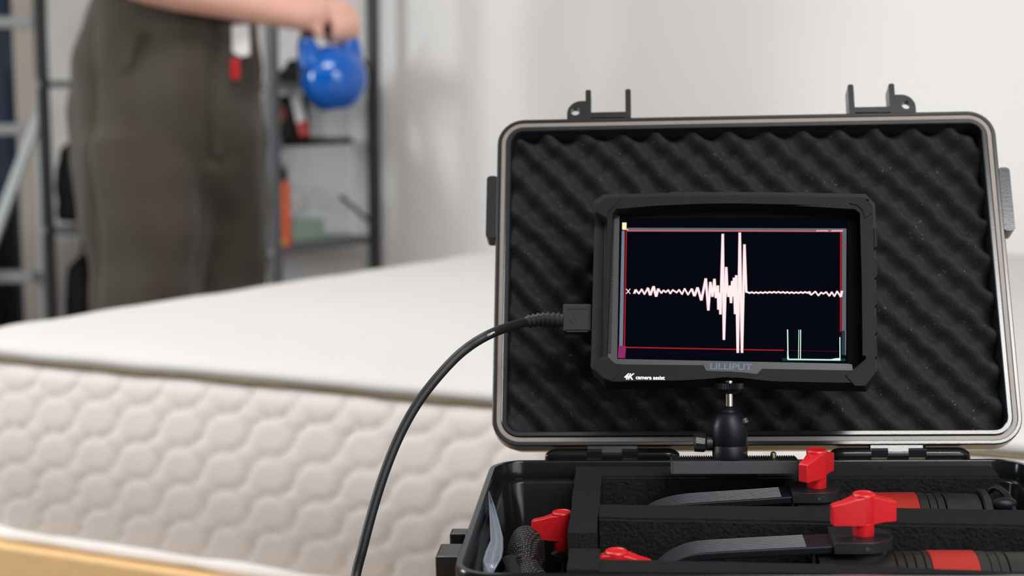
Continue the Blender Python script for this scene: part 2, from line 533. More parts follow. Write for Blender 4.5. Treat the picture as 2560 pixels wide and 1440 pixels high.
MB().loft(loops, False, True).build('top_panel', M_mtop, mt, MOFF, smooth=60, recalc=False)
MB().loft([[(p.x, p.y, Z0 + .001) for p in per[::3]], [(p.x, p.y, Z0 + .003) for p in per[::3]]]).build('bottom_panel', M_mside, mt, MOFF)
# bed base of light wood, a little wider than the mattress
bd = thing('bed_frame', 'light wood slatted bed frame under the cream mattress', 'bed', (A.x + .9, A.y + .4, 0))
BOFF = V((-(A.x + .9), -(A.y + .4), 0))
def rail(a, b, name, w_=.028, z0=.14, z1=.276, ext=.028):
    d = (b - a).normalized(); n_ = V((d.y, -d.x))
    a = a - d * ext; b = b + d * ext
    q = [a + n_ * ext, b + n_ * ext, b + n_ * (ext - w_), a + n_ * (ext - w_)]
    MB().prism([(p.x, p.y) for p in q], z0, z1).build(name, M_wood, bd, BOFF, smooth=0, bevel=.004)
for a, b in ((A, B), (B, C), (C, D), (D, A)): rail(a, b, 'side_rail')
for p in (A, B, C, D):
    c = p + (cen - p).normalized() * .07
    MB().box(c.x - .03, c.x + .03, c.y - .03, c.y + .03, 0, .17).build('leg', M_wood, bd, BOFF, smooth=0, bevel=.004)
for k in range(12):
    f = (k + .7) / 12.6
    a = A + (D - A) * f; b = B + (C - B) * f
    d = (b - a).normalized(); n_ = V((d.y, -d.x)) * .035
    q = [a + n_, b + n_, b - n_, a - n_]
    MB().prism([(p.x, p.y) for p in q], .258, .2755).build('slat', M_wood, bd, BOFF, smooth=0)

# ================================================================== low table carrying the case (below the frame)
TZ = 0.5375
tb = thing('side_table', 'low wooden table under the open black equipment case', 'table', (0.2, .88, 0))
MB().prism(rr(-.52, .5, -.33, .235, .02, 4), TZ - .03, TZ).build('table_top', M_table, tb, smooth=0, bevel=.003)
for x, y in ((-.47, -.28), (.45, -.28), (-.47, .19), (.45, .19)):
    MB().box(x - .022, x + .022, y - .022, y + .022, 0, TZ - .03).build('leg', M_table, tb, smooth=0, bevel=.003)

# ================================================================== open equipment case
def frame_m(o, yaw, roll, tilt=None):
    a = V((math.sin(yaw), math.cos(yaw), 0)); r = V((math.cos(yaw), -math.sin(yaw), 0)); u = V((0, 0, 1))
    r2 = r * math.cos(roll) + u * math.sin(roll); u2 = u * math.cos(roll) - r * math.sin(roll)
    if tilt is None:
        x, y, z = r2, a, u2
    else:
        x = r2; y = u2 * math.cos(tilt) + a * math.sin(tilt); z = x.cross(y)
    return Matrix(((x.x, y.x, z.x, o.x), (x.y, y.y, z.y, o.y), (x.z, y.z, z.z, o.z), (0, 0, 0, 1)))
CO_ = V((0.170, 1.0928, CAM_Z - 0.27465))
ROLL = 0.02184
MB_ = frame_m(CO_, 0.07536, ROLL)
lo_ = MB_ @ V((0, 0, .010))
ML = frame_m(lo_, 0.07536, ROLL, 0.47795)
CB = Matrix.Translation((0, -.129, -.105))          # case root sits at the middle of the base
case = thing('equipment_case', 'open black hard plastic equipment case with foam lined lid', 'case', MB_ @ CB)
CI = CB.inverted()
LIDLOC = CI @ MB_.inverted() @ ML
H = .105
def lp(x0, x1, y0, y1, r, z, n=8, tiltb=False):
    return [(p[0], p[1], z - (p[0] * math.tan(ROLL) if tiltb else 0)) for p in rr(x0, x1, y0, y1, r, n)]
def base_loop(i, z, tiltb=False):
    return lp(-.185 + i, .185 - i, -.258 + i, 0 - i, max(.003, .024 - i), z, 8, tiltb)
MB().loft([base_loop(.014, -H, True), base_loop(.010, -H + .006, True), base_loop(.006, -.016), base_loop(.0005, -.014), base_loop(0, -.012), base_loop(0, -.0012), base_loop(.0008, 0),
           base_loop(.0040, 0), base_loop(.0046, -.0008), base_loop(.0052, -.012), base_loop(.0095, -.0128), base_loop(.0105, -.014), base_loop(.018, -H + .012), base_loop(.024, -H + .007, )],
          True, True).build('base_shell', M_case, case, M=CI, smooth=40)
# handle lug with its slots on the left outside of the base
lug = MB()
lug.box(-.1955, -.184, -.172, -.160, -.034, -.0025)
lug.box(-.1990, -.184, -.214, -.188, -.034, -.0035)
lug.box(-.1930, -.184, -.188, -.172, -.034, -.016)
lug.build('handle_lug', M_case, case, M=CI, smooth=0, bevel=.0012)
lug = MB()
lug.box(.184, .1955, -.172, -.160, -.034, -.0025).box(.184, .1990, -.214, -.188, -.034, -.0035).box(.184, .1930, -.188, -.172, -.034, -.016)
lug.build('handle_lug', M_case, case, M=CI, smooth=0, bevel=.0012)
for x in (-.1, .1):
    MB().box(x - .024, x + .024, -.268, -.2515, -.05, -.004).build('latch', M_case, case, M=CI, smooth=0, bevel=.002)

# lid
def lid_loop(i, z):
    return lp(-.185 + i, .185 - i, i, .2545 - i, max(.004, .020 - i), z, 8)
lid = MB().loft([lid_loop(.014, -.046), lid_loop(.006, -.043), lid_loop(.003, -.018), lid_loop(0, -.014), lid_loop(0, -.0012), lid_loop(.0003, -.0004), lid_loop(.0008, 0), lid_loop(.0028, 0), lid_loop(.0029, -.0022),
                 lid_loop(.0068, -.0022), lid_loop(.0069, .0004), lid_loop(.0073, .0008), lid_loop(.0098, .0008), lid_loop(.0104, .0002), lid_loop(.0110, -.0030), lid_loop(.0128, -.034)], True, True).build('lid_shell', M_caselid, case, M=LIDLOC, smooth=20)
MB().prism([p[:2] for p in lid_loop(.0031, 0)], -.0023, -.0006, [[p[:2] for p in lid_loop(.0064, 0)]]).build('gasket', M_gasket, lid, smooth=0, bevel=.0005)
# convoluted foam of the lid
fx0, fx1, fy0, fy1 = -.1738, .1738, .0112, .2433
nx, ny = 176, 118
vs, fs = [], []
kk = 2 * math.pi / .0272
for j in range(ny + 1):
    for i in range(nx + 1):
        x = fx0 + (fx1 - fx0) * i / nx; y = fy0 + (fy1 - fy0) * j / ny
        nz = noise.noise(V((x * 25, y * 25, 0))) * .9
        h = math.sin(kk * (x + y * .96) + nz) + .42 * math.sin(kk * (x - y * 1.05) + 1.1 - nz)
        z = -.0120 + .0058 * h + .0006 * noise.noise(V((x * 400, y * 400, 2)))
        vs.append((x, y, z))
for j in range(ny):
    for i in range(nx):
        a = j * (nx + 1) + i
        fs.append((a, a + 1, a + nx + 2, a + nx + 1))
M_egg = mat('egg_crate_foam', S(50, 49, 50), 0.95, spec=0.05, bump=0.8, bump_scale=1100)
nt = M_egg.node_tree; bs = nt.nodes['Principled BSDF']
tc = nt.nodes.new('ShaderNodeTexCoord'); vo = nt.nodes.new('ShaderNodeTexVoronoi'); vo.inputs['Scale'].default_value = 260
rp = nt.nodes.new('ShaderNodeValToRGB'); rp.color_ramp.elements[0].position = 0.05; rp.color_ramp.elements[1].position = 0.16
rp.color_ramp.elements[0].color = S(130, 128, 125); rp.color_ramp.elements[1].color = S(49, 48, 49)
nt.links.new(tc.outputs['Object'], vo.inputs['Vector']); nt.links.new(vo.outputs['Distance'], rp.inputs['Fac'])
no = nt.nodes.new('ShaderNodeTexNoise'); no.inputs['Scale'].default_value = 60
nt.links.new(tc.outputs['Object'], no.inputs['Vector'])
cr = nt.nodes.new('ShaderNodeValToRGB'); cr.color_ramp.elements[0].position = 0.50; cr.color_ramp.elements[1].position = 0.62
nt.links.new(no.outputs['Fac'], cr.inputs['Fac'])
mx = nt.nodes.new('ShaderNodeMix'); mx.data_type = 'RGBA'; mx.inputs[6].default_value = S(50, 49, 50)
nt.links.new(cr.outputs['Color'], mx.inputs[0]); nt.links.new(rp.outputs['Color'], mx.inputs[7]); nt.links.new(mx.outputs[2], bs.inputs['Base Color'])
o = MB().add(vs, fs).build('convoluted_foam', M_egg, lid, smooth=180, recalc=False)
o['label'] = 'charcoal egg-crate foam lining'
# latch hooks on the upper edge of the lid
def hook(sgn, x_in0, x_in1, ear0, ear1, holex):
    mb = MB()
    for c in (x_in0, x_in1):
        mb.prism(rr(c - .0021, c + .0021, .2500, .2793, .0012, 3), -.019, -.002)
    mb.box(x_in0, x_in1, .2560, .2605, -.014, -.0025)
    a, b = sorted((ear0, ear1))
    r_ = .0105
    pts = [(a, .250), (b, .250)]
    if sgn < 0:
        pts += [(b, .2705)] + [(a + r_ - r_ * math.sin(R(t)), .2600 + r_ * math.cos(R(t))) for t in range(0, 91, 10)]
    else:
        pts += [(b - r_ + r_ * math.cos(R(t)), .2600 + r_ * math.sin(R(t))) for t in range(0, 91, 10)] + [(a, .2705)]
    mb.prism(pts, -.010, -.0030, [circle(holex, .2620, .0034, 18)])
    return mb.build('latch_hook', M_caselid, lid, smooth=40, bevel=.0006)
hook(-1, -.1163, -.0860, -.1325, -.1163, -.1262)
hook(1, .0815, .1118, .1118, .1288, .1219)
for s in (-1, 1):
    a, b = sorted((s * .1842, s * .1925))
    MB().prism(rr(a, b, .1585, .2085, .0028, 4), -.017, -.0005).build('side_lug', M_caselid, lid, smooth=40, bevel=.0008)
# two hinges
HY, HZ = .003, .0022
def hinge(knx, gaps, tab):
    for a, b, ra, rb in knx:
        n = 14; path = []; rad = []
        for k in range(n + 1):
            f = k / n
            e = 1.0
            if ra and f < .3: e = max(.12, math.sqrt(max(0, 1 - ((.3 - f) / .3) ** 2)))
            if rb and f > .7: e = max(.12, math.sqrt(max(0, 1 - ((f - .7) / .3) ** 2)))
            path.append((a + (b - a) * f, HY, HZ - .0035 * (1 - e))); rad.append(.0052 * e)
        MB().tube(path, rad, 16).box(a + (.006 if ra else 0), b - (.006 if rb else 0), -.002, HY + .003, -.006, HZ).build('hinge_knuckle', M_case, case, M=CI, smooth=50)
    for a, b in gaps:
        MB().tube([(a - .002, HY - .001, HZ - .0018), (b + .002, HY - .001, HZ - .0018)], .0017, 12).build('hinge_pin', M_brass, case, M=CI)
        MB().prism([(-.0052, .0002), (-.0052, .0055), (-.001, .0075), (.004, .0058), (.0042, .0002), (.0022, .0022), (-.0012, .0030), (-.0030, .0022)], a, b).build(
            'lid_loop', M_caselid, case, M=CI @ Matrix.Translation((0, HY, HZ - .0012)) @ Matrix(((0, 0, 1, 0), (1, 0, 0, 0), (0, 1, 0, 0), (0, 0, 0, 1))), smooth=0)
    a, b = tab
    MB().box(a, b, -.0052, .0030, -.0075, -.0012).build('hinge_tab', M_caselid, lid, smooth=0, bevel=.0006)
hinge([(-.1470, -.1174, 1, 0), (-.1067, -.0927, 0, 0), (-.0815, -.0522, 0, 1)], [(-.1174, -.1067), (-.0927, -.0815)], (-.1174, -.0815))
g = lambda px: .0516 + (px - 2075) * .0002727
hinge([(g(2075), g(2180), 1, 0), (g(2222), g(2274), 0, 0), (g(2318), g(2430), 0, 1)], [(g(2180), g(2222)), (g(2274), g(2318))], (g(2177), g(2312)))

# ================================================================== foam insert
fi = thing('foam_insert', 'charcoal foam insert with two long wells inside the case', 'foam', MB_ @ Matrix.Translation((.02, -.13, -.09)))
FI = Matrix.Translation((-.02, .13, .09))
FZ0, FZ1 = -.09, -.001
def fblock(name, poly, z0=FZ0, z1=FZ1, m_=None):
    """foam block with gently uneven cut edges"""
    pts = []
    n = len(poly)
    for i in range(n):
        a, b = V(poly[i]), V(poly[(i + 1) % n])
        k = max(1, int((b - a).length / .006))
        t = (b - a).normalized(); nr = V((t.y, -t.x))
        for j in range(k):
            p = a + (b - a) * (j / k)
            pts.append(p + (nr * (.0009 * noise.noise(V((p.x * 90, p.y * 90, z0 * 50)))) if j else V((0, 0))))
    return MB().prism(pts, z0, z1).build(name, m_ or M_foam, fi, M=FI, smooth=0, bevel=.0013)
fblock('back_strip', [(-.1245, -.0395), (.158, -.0415), (.158, -.0155), (-.1245, -.0145)], FZ0, -.0012)
fblock('end_strip', [(-.1240, -.1750), (-.1065, -.1750), (-.1060, -.0395), (-.1245, -.0395)], FZ0, -.0008)
fblock('end_strip', [(-.1235, -.2080), (-.1062, -.2080), (-.1062, -.1752), (-.1235, -.1752)], FZ0, -.019, M_foamrough)
fblock('end_strip', [(-.1215, -.2465), (-.1035, -.2465), (-.1035, -.2082), (-.1215, -.2082)], FZ0, -.0004)
fblock('divider_strip', [(-.1062, -.1405), (.02, -.1485), (.160, -.1585), (.160, -.1260), (.02, -.1175), (-.1062, -.1130)], FZ0, -.0010)
fblock('front_strip', [(-.1035, -.2485), (.160, -.2510), (.160, -.2495), (.114, -.2462), (.010, -.2330), (-.1035, -.2265)], FZ0, -.0010)
fblock('well_wall', [(-.1058, -.0440), (.158, -.0455), (.158, -.0417), (-.1058, -.0397)], FZ0, -.0022, M_foamrough)
fblock('well_wall', [(-.1058, -.1445), (.02, -.1525), (.160, -.1625), (.160, -.1587), (.02, -.1487), (-.1058, -.1407)], FZ0, -.0022, M_foamrough)
fblock('well_floor', [(-.1055, -.2260), (.010, -.232), (.114, -.2455), (.160, -.249), (.160, -.164), (.02, -.1535), (-.1055, -.1455)], FZ0, -.074, M_foamrough)
fblock('well_floor', [(-.1055, -.1128), (.02, -.1170), (.158, -.1255), (.158, -.0460), (-.1055, -.0445)], FZ0, -.066, M_foamrough)

# ================================================================== clamp devices lying in the wells
def knob_mesh(span=.0420, th=.0052):
    """red wing knob: hub cylinder, two sloping wings and a stem; z=0 is the underside of the wings"""
    h = span / 2
    mb = MB()
    st = [(-h, -.0058, .0006, .0006, .0136), (-h * .93, -.0062, .0012, .0, .0143), (-h * .62, -.0066, .0020, .0, .0158), (-h * .34, -.0069, .0035, -.0004, .0180), (0, -.0069, .0060, -.0006, .0190)]
    for sg in (1, -1):
        loops = [[(sg * x, sg * y0, z0), (sg * x, sg * y1, z0), (sg * x, sg * y1, z1), (sg * x, sg * y0, z1)] for x, y0, y1, z0, z1 in st]
        mb.loft(loops)
    mb.lathe([(.0066, .0), (.0069, .004), (.0070, .0198), (.0062, .0207), (.0052, .0205), (.0048, .0201)], 28)
    mb.lathe([(.0064, -.0085), (.0067, -.008), (.0067, .001)], 28)
    mb.v = [V((p.x * .93, p.y * .96, p.z * .87)) for p in mb.v]
    return mb
def knob(parent, loc, rot, name='wing_knob', tilt=(0, 0)):
    return knob_mesh().build(name, M_red, parent, M=Matrix.Translation(loc) @ Matrix.Rotation(R(rot), 4, 'Z') @ Matrix.Rotation(R(tilt[0]), 4, 'X') @ Matrix.Rotation(R(tilt[1]), 4, 'Y'), smooth=40, bevel=.0011, seg=3)
def device(label, x0, x1, ay, az, rad, band, hub, armpts, knrot, hubr):
    t = thing('vibration_clamp', label, 'clamp', MB_ @ Matrix.Translation(((x0 + x1) / 2, ay, az - rad)), 'clamp devices lying in the foam wells')
    TI = Matrix.Translation((-(x0 + x1) / 2, -ay, -az + rad))
    RX = Matrix(((0, 0, 1, 0), (1, 0, 0, ay), (0, 1, 0, az), (0, 0, 0, 1)))      # lathe axis z -> x
    def barrel(name, a, b, r, m_):
        return MB().lathe([(r * .990, a), (r, a + .0003), (r, b - .0003), (r * .990, b)], 48, RX).build(name, m_, t, M=TI, smooth=40)
    b0, b1 = band
    barrel('body', x0, b0 - .020, rad * .985, M_body)
    for k in range(3):
        barrel('ring', b0 - .0195 + k * .0053, b0 - .0195 + k * .0053 + .0049, rad * (.985 + .004 * k), M_body)
    barrel('collar', b0 - .0036, b0 - .0002, rad * 1.0, M_body)
    o = barrel('colour_band', b0, b1, rad * 1.012, M_redband); o['label'] = 'matt red band'
    barrel('collar', b1 + .0002, b1 + .006, rad * 1.0, M_body)
    for k in range(2):
        barrel('ring', b1 + .0065 + k * .005, b1 + .0065 + k * .005 + .0046, rad * .99, M_body)
    barrel('body', b1 + .017, x1, rad * .985, M_body)
    hx, hy, hz = hub
    # slot rail, lower disc, hub and arm
    MB().box(hx - .022, hx + .022, hy - .012, hy + .006, min(az, hz - .03), hz - .0165).build('slot_rail', M_blackpl, t, M=TI, smooth=0, bevel=.0008)
    MB().lathe([(hubr * .72, hz - .020), (hubr * .80, hz - .019), (hubr * .80, hz - .0095), (hubr * .74, hz - .0085)], 40, Matrix.Translation((hx, hy, 0))).build('lower_disc', M_blackpl, t, M=TI)
    pts = [(hx + hubr * math.cos(R(a)), hy + hubr * math.sin(R(a))) for a in range(-90, 91, 9)] + [(hx - hubr * 1.1, hy + hubr), (hx - hubr * 1.1, hy - hubr)]
    hb = MB().prism(pts, hz - .0066, hz).build('hub', M_blackpl, t, M=TI, smooth=40, bevel=.0012)
    MB().lathe([(.0012, -.0004), (.0012, .0004)], 10, Matrix.Translation((hx, hy - hubr - .0001, hz - .0036)) @ Matrix.Rotation(R(90), 4, 'X')).build('dimple', M_alu, t, M=TI)
    # arm: flat strap that bends down at the left, ribbed along its top
    path = catmull([V((x, hy, z)) for x, z in armpts], 6)
    wd, tk = .0255, .0046
    loops = []
    for i, p in enumerate(path):
        tg = (path[min(i + 1, len(path) - 1)] - path[max(i - 1, 0)]).normalized()
        up = V((0, 1, 0)).cross(tg) * -1
        if up.z < 0: up = -up
        loops.append([p + V((0, -wd / 2, 0)), p + V((0, wd / 2, 0)), p + V((0, wd / 2, 0)) - up * tk, p + V((0, -wd / 2, 0)) - up * tk])
    arm = MB().loft(loops).build('arm', M_anod, t, M=TI, smooth=30, bevel=.0007)
    for k in range(8):
        yy = hy - wd / 2 + .0022 + k * (wd - .0044) / 7
        MB().tube([V((p.x, yy, p.z + .0001)) for p in path[:-2]], .00045, 6).build('rib', M_rib, arm)
    knob(t, TI @ V((hx, hy, hz + .0072)), knrot)
    return t, TI, RX
dv, TI, RX = device('clamp with red knob nearest the lid, in the rear foam well', .020, .136, -.083, -.034, .0312, (.0675, .097), (.0335, -.083, .0022),
       [(-.078, -.0150), (-.069, -.0098), (-.056, -.0062), (-.040, -.0046), (-.010, -.0026), (.020, -.0004)], 50, .0150)
# flange and wire bail at the far end of the rear clamp
MB().lathe([(.0325, .1365), (.0335, .1375), (.0335, .1415), (.032, .1425)], 48, RX).build('end_flange', M_blackpl, dv, M=TI)
MB().tube(catmull([V((.1430, -.075, -.004)), V((.148, -.080, .001)), V((.153, -.090, -.002)), V((.156, -.100, -.012))], 6), .0021, 10).build('wire_bail', M_anod, dv, M=TI)
MB().ell((.1500, -.094, -.0060), (.0085, .0045, .0045)).build('bail_knob', M_anod, dv, M=TI)
device('clamp with red knob in the front foam well, wide red band', .022, .166, -.190, -.0415, .0330, (.0858, .1124), (.0490, -.186, .0014),
       [(-.074, -.0225), (-.067, -.0150), (-.0575, -.0092), (-.046, -.0062), (-.02, -.0044), (.034, -.0014)], 8, .0168)
# loose knobs
def loose_knob(label, loc, rot, tilt):
    t = thing('wing_knob', label, 'knob', MB_ @ Matrix.Translation(loc), 'loose red wing knobs in the case')
    knob(t, (0, 0, 0), rot, 'knob_head', tilt)
    MB().tube([(0, 0, -.010), (0, 0, -.0135)], .0075, 20).build('washer', M_blackpl, t)
    MB().tube([(0, 0, -.0135), (0, 0, -.035)], .0032, 12).build('threaded_stud', M_steel, t)
    return t
loose_knob('red wing knob beside the mesh pouch, left of the foam', (-.1305, -.106, -.0252), -6, (0, 0))
loose_knob('small red knob tip peeking over the front foam strip at left', (-.0945, -.2125, -.0178), -12, (0, 0))

# ================================================================== mesh pouch and plastic sleeve in the left compartment
M_mesh = mat('black_mesh_fabric', (0.008, 0.008, 0.009, 1), 0.7, spec=0.3)
nt = M_mesh.node_tree; bs = nt.nodes['Principled BSDF']
tc = nt.nodes.new('ShaderNodeTexCoord'); mp = nt.nodes.new('ShaderNodeMapping'); mp.inputs['Scale'].default_value = (1, 1, 1); mp.inputs['Rotation'].default_value = (0.3, 0.2, 0.35)
vo = nt.nodes.new('ShaderNodeTexVoronoi'); vo.inputs['Scale'].default_value = 720; vo.inputs['Randomness'].default_value = 0.1
rp = nt.nodes.new('ShaderNodeValToRGB'); rp.color_ramp.elements[0].position = 0.22; rp.color_ramp.elements[1].position = 0.36
rp.color_ramp.elements[0].color = S(104, 98, 92); rp.color_ramp.elements[1].color = S(16, 16, 17)
nt.links.new(tc.outputs['Object'], mp.inputs['Vector']); nt.links.new(mp.outputs['Vector'], vo.inputs['Vector']); nt.links.new(vo.outputs['Distance'], rp.inputs['Fac']); nt.links.new(rp.outputs['Color'], bs.inputs['Base Color'])
mb = MB()
for c, r_ in (((-.154, -.112, -.034), (.013, .024, .020)), ((-.152, -.152, -.046), (.018, .030, .020)), ((-.147, -.196, -.042), (.019, .026, .020)), ((-.142, -.222, -.046), (.018, .018, .022)), ((-.146, -.165, -.068), (.026, .065, .022))):
    mb.ell(c, r_)
pm = remeshed(mb, .0035, 5, lambda co, n: .0022 * noise.noise(co * 55))
pch = thing('mesh_pouch', 'crumpled black mesh pouch in the left compartment of the case', 'pouch', MB_ @ Matrix.Translation((-.146, -.165, -.09)))
PI_ = V((.146, .165, .09))
link_mesh('mesh_body', pm, M_mesh, pch, PI_)
MB().tube(catmull([V((-.158, -.143, -.026)), V((-.160, -.165, -.020)), V((-.156, -.190, -.018)), V((-.148, -.212, -.024)), V((-.138, -.224, -.03))], 8), .0042, 10, flat=.35).build('strap', M_black, pch, PI_)
MB().tube(catmull([V((-.163, -.200, -.032)), V((-.160, -.222, -.026)), V((-.153, -.236, -.030))], 8), .0075, 12).build('drawstring_end', M_black, pch, PI_)
# printed plastic sleeve leaning on the left wall
Lp = [(1221, 1228, -.095), (1222, 1262, -.118), (1224, 1300, -.145), (1226, 1352, -.182), (1214, 1378, -.200), (1207, 1403, -.217), (1221, 1431, -.234)]
Rp = [(1224, 1229, -.095), (1236, 1262, -.118), (1247, 1300, -.145), (1258, 1345, -.182), (1258, 1375, -.200), (1254, 1395, -.217), (1232, 1433, -.234)]
sl = thing('plastic_sleeve', 'creased clear plastic sleeve leaning on the left wall of the case', 'sleeve', MB_ @ Matrix.Translation((-.168, -.17, -.09)))
vs, fs = [], []
nw = 6
for (x0, y0, d0), (x1, y1, d1) in zip(Lp, Rp):
    a = on(MB_, x0, y0, d0, 1); b = on(MB_, x1, y1, d1, 1)
    for k in range(nw + 1):
        f = k / nw
        p = a.lerp(b, f)
        p.z -= .0018 * math.sin(math.pi * f)
        vs.append(p)
for j in range(len(Lp) - 1):
    for k in range(nw):
        q = j * (nw + 1) + k
        fs.append((q, q + 1, q + nw + 2, q + nw + 1))
# lower part hanging down inside the compartment
o = MB().add(vs, fs).build('sleeve_sheet', M_film, sl, V((.168, .17, .09)), smooth=60)
sm = o.modifiers.new('s', 'SOLIDIFY'); sm.thickness = .0005
lowv = [on(MB_, x, y, d, 1) for x, y, d in Lp]
vs = []
for p in lowv:
    vs += [p, V((p.x + .004, p.y, -.085))]
o = MB().add(vs, [(2 * i, 2 * i + 1, 2 * i + 3, 2 * i + 2) for i in range(len(Lp) - 1)]).build('sleeve_back', M_film, sl, V((.168, .17, .09)), smooth=60)
sm = o.modifiers.new('s', 'SOLIDIFY'); sm.thickness = .0005

# ================================================================== camera monitor
M_hoodshade = mat('hood_shade_black', (0.0015, 0.0015, 0.0016, 1), 0.8, spec=0.05, noise_amt=0.1, noise_scale=200)  # near-black that paints the hood's shade into the recess
MM = frame_m(V((.1493, 1.0700, CAM_Z - .1540)), R(9.925), R(0.774), R(28.51))
mon = thing('camera_monitor', 'black seven inch camera monitor showing a white vibration waveform', 'monitor', MM @ Matrix.Translation((0, -.064, -.010)))
MI = Matrix.Translation((0, .064, .010))
def mp(pts, z):
    return [tuple(on(MM, x, y, z)[:2]) for x, y in pts]
ZF, ZB = .0115, -.022
rear = [(1489, 560), (1487, 512), (1510, 496), (1700, 492), (1830, 490), (2000, 492), (2162, 495), (2186, 520), (2188, 560), (2190, 900), (2190, 935), (2168, 964), (2060, 962), (1930, 958), (1880, 953), (1800, 950), (1740, 955), (1640, 956), (1530, 957), (1506, 950), (1479, 925), (1481, 890), (1484, 760)]
MB().prism(mp(rear, -.008), ZB, -.001).build('housing', M_rubberdark, mon, M=MI, smooth=30, bevel=.0012)
outer = [(1518, 548), (1490, 532), (1488, 512), (1511, 494), (1680, 490), (1830, 488), (1990, 490), (2158, 493), (2182, 515), (2183, 560), (2186, 700), (2188, 900), (2188, 928), (2166, 957), (2060, 956), (1930, 953), (1885, 948), (1850, 944), (1810, 943), (1770, 947), (1700, 951), (1620, 952), (1530, 954), (1508, 948), (1482, 924), (1484, 906), (1511, 888), (1514, 740)]
inner = [(1531, 534), (1541, 522), (1640, 514), (1740, 509.5), (1830, 508), (1930, 510), (2040, 517), (2138, 523), (2150, 533), (2155, 700), (2157, 888), (2165, 890), (2165, 897), (2130, 926), (1905, 922), (1893, 935), (1860, 931), (1830, 929), (1766, 927), (1759, 913), (1560, 911), (1538, 909), (1519, 899), (1515, 888), (1521, 740)]
MB().prism(mp(outer, ZF), -.006, ZF, [mp(inner, ZF)]).build('rubber_frame', M_rubber, mon, M=MI, smooth=25, bevel=.0009)
# corner bumpers, slightly proud of the frame
for poly in ([(1489, 531), (1490, 511), (1512, 494), (1552, 493), (1535, 516), (1519, 530), (1517, 546)],
             [(2122, 509), (2134, 493), (2159, 494), (2181, 516), (2182, 534), (2161, 547), (2157, 528), (2142, 514)],
             [(1484, 908), (1520, 892), (1540, 912), (1552, 928), (1528, 953), (1509, 947), (1484, 925)],
             [(2186, 900), (2168, 898), (2128, 928), (2112, 938), (2136, 966), (2163, 966), (2187, 936)]):
    MB().prism(mp(poly, ZF), ZF - .004, ZF + .0008).build('corner_bumper', M_rubber, mon, M=MI, smooth=0, bevel=.0006)
# grip ribs on the right side
for y in (575, 650, 720, 790, 850):
    MB().prism(mp([(2183, y), (2192, y + 6), (2193, y + 44), (2184, y + 52)], 0), -.016, .004).build('grip_rib', M_rubber, mon, M=MI, smooth=0, bevel=.0006)
# buttons and bumps on the upper edge, slots on the left side
for x in (1690, 1760, 1830, 1900):
    MB().prism(mp([(x - 18, 492), (x - 14, 485), (x + 14, 485), (x + 18, 492)], -.01), -.016, -.006).build('top_button', M_rubberdark, mon, M=MI, smooth=0, bevel=.0006)
bz = [(1512, 540), (1549, 540), (1543, 898), (2121, 910), (2130, 912), (2135, 945), (1506, 935)]
hole = [(1549, 548), (2119, 545), (2120, 909), (1543, 898)]
MB().prism(mp(bz, 0), -.0008, .0006).build('bezel', M_bezel, mon, M=MI, smooth=0)
MB().prism(mp([(1512, 498), (2172, 498), (2178, 948), (2135, 946), (2130, 912), (2120, 909), (2119, 545), (1549, 548), (1549, 539), (1512, 539)], 0), -.0008, .0005).build('painted_hood_shade', M_hoodshade, mon, M=MI, smooth=0)  # black plate: hood shadow painted over the recess top and right
scr = MB().prism(mp(hole, 0), -.0015, 0).build('screen', M_screen, mon, M=MI, smooth=0)
scr['label'] = 'lit screen with waveform graph'
# knurled strip on the left of the bezel
kn = MB()
for k in range(62):
    y = 548 + k * 5.45
    for j in range(3):
        x = 1532 - (y - 548) * .026 + j * 3.2 - 3
        c = on(MM, x, y + (j % 2) * 2.2, .0006)
        kn.box(c.x - .00033, c.x + .00033, c.y - .00036, c.y + .00036, .0004, .0011)
o = kn.build('knurled_strip', M_rubberdark, mon, M=MI, smooth=0); o['kind'] = 'stuff'

# --- graphics on the screen (flat, lit)
E_white = emi('trace_white', S(255, 240, 242), 1.0)
E_pink = emi('trace_edge', S(214, 150, 156), 1.0)
E_red = emi('frame_red', S(186, 34, 38), 1.0)
E_dred = emi('frame_dark_red', S(70, 10, 16), 1.0)
E_pred = emi('frame_pink_red', S(196, 96, 104), 1.0)
E_grey = emi('band_grey', S(112, 122, 138), 1.0)
E_grey2 = emi('band_grey_top', S(100, 100, 112), 1.0)
E_dgrey = emi('band_dark', S(44, 56, 66), 1.0)
E_yel = emi('mark_yellow', S(255, 244, 190), 1.0)
E_mag = emi('mark_magenta', S(140, 44, 100), 1.0)
E_green = emi('trace_green', S(206, 250, 226), 1.0)
E_gdk = emi('trace_green_edge', S(16, 60, 52), 1.0)
zx, zy, zs = 1500, 520, 660 / 2376
def zc(p): return (zx + p[0] * zs, zy + p[1] * zs)
def flat(name, quads, m_, z):
    mb = MB()
    for q in quads:
        pts = [on(MM, *zc(p), z) for p in q]
        mb.add(pts, [tuple(range(len(pts)))])
    o = mb.build(name, m_, scr, smooth=0, recalc=False)
    bm = bmesh.new(); bm.from_mesh(o.data)
    for f in bm.faces:
        if f.normal.z < 0: f.normal_flip()
    bm.to_mesh(o.data); bm.free()
    return o
def line(p, q, wd):
    d = V((q[0] - p[0], q[1] - p[1])).normalized() * (wd / 2)
    n = V((-d.y, d.x))
    return [(p[0] + n.x, p[1] + n.y), (q[0] + n.x, q[1] + n.y), (q[0] - n.x, q[1] - n.y), (p[0] - n.x, p[1] - n.y)]
flat('grey_band', [[(196, 205), (224, 205), (205, 1240), (172, 1240)]], E_grey, .00012)
flat('grey_band', [[(245, 178), (2216, 184), (2216, 214), (245, 212)]], E_grey2, .00012)
flat('grey_band', [[(2178, 190), (2218, 190), (2214, 1106), (2176, 1106)]], E_grey2, .00013)
flat('dark_band', [[(2176, 1106), (2206, 1106), (2204, 1324), (2174, 1324)]], E_dgrey, .00012)
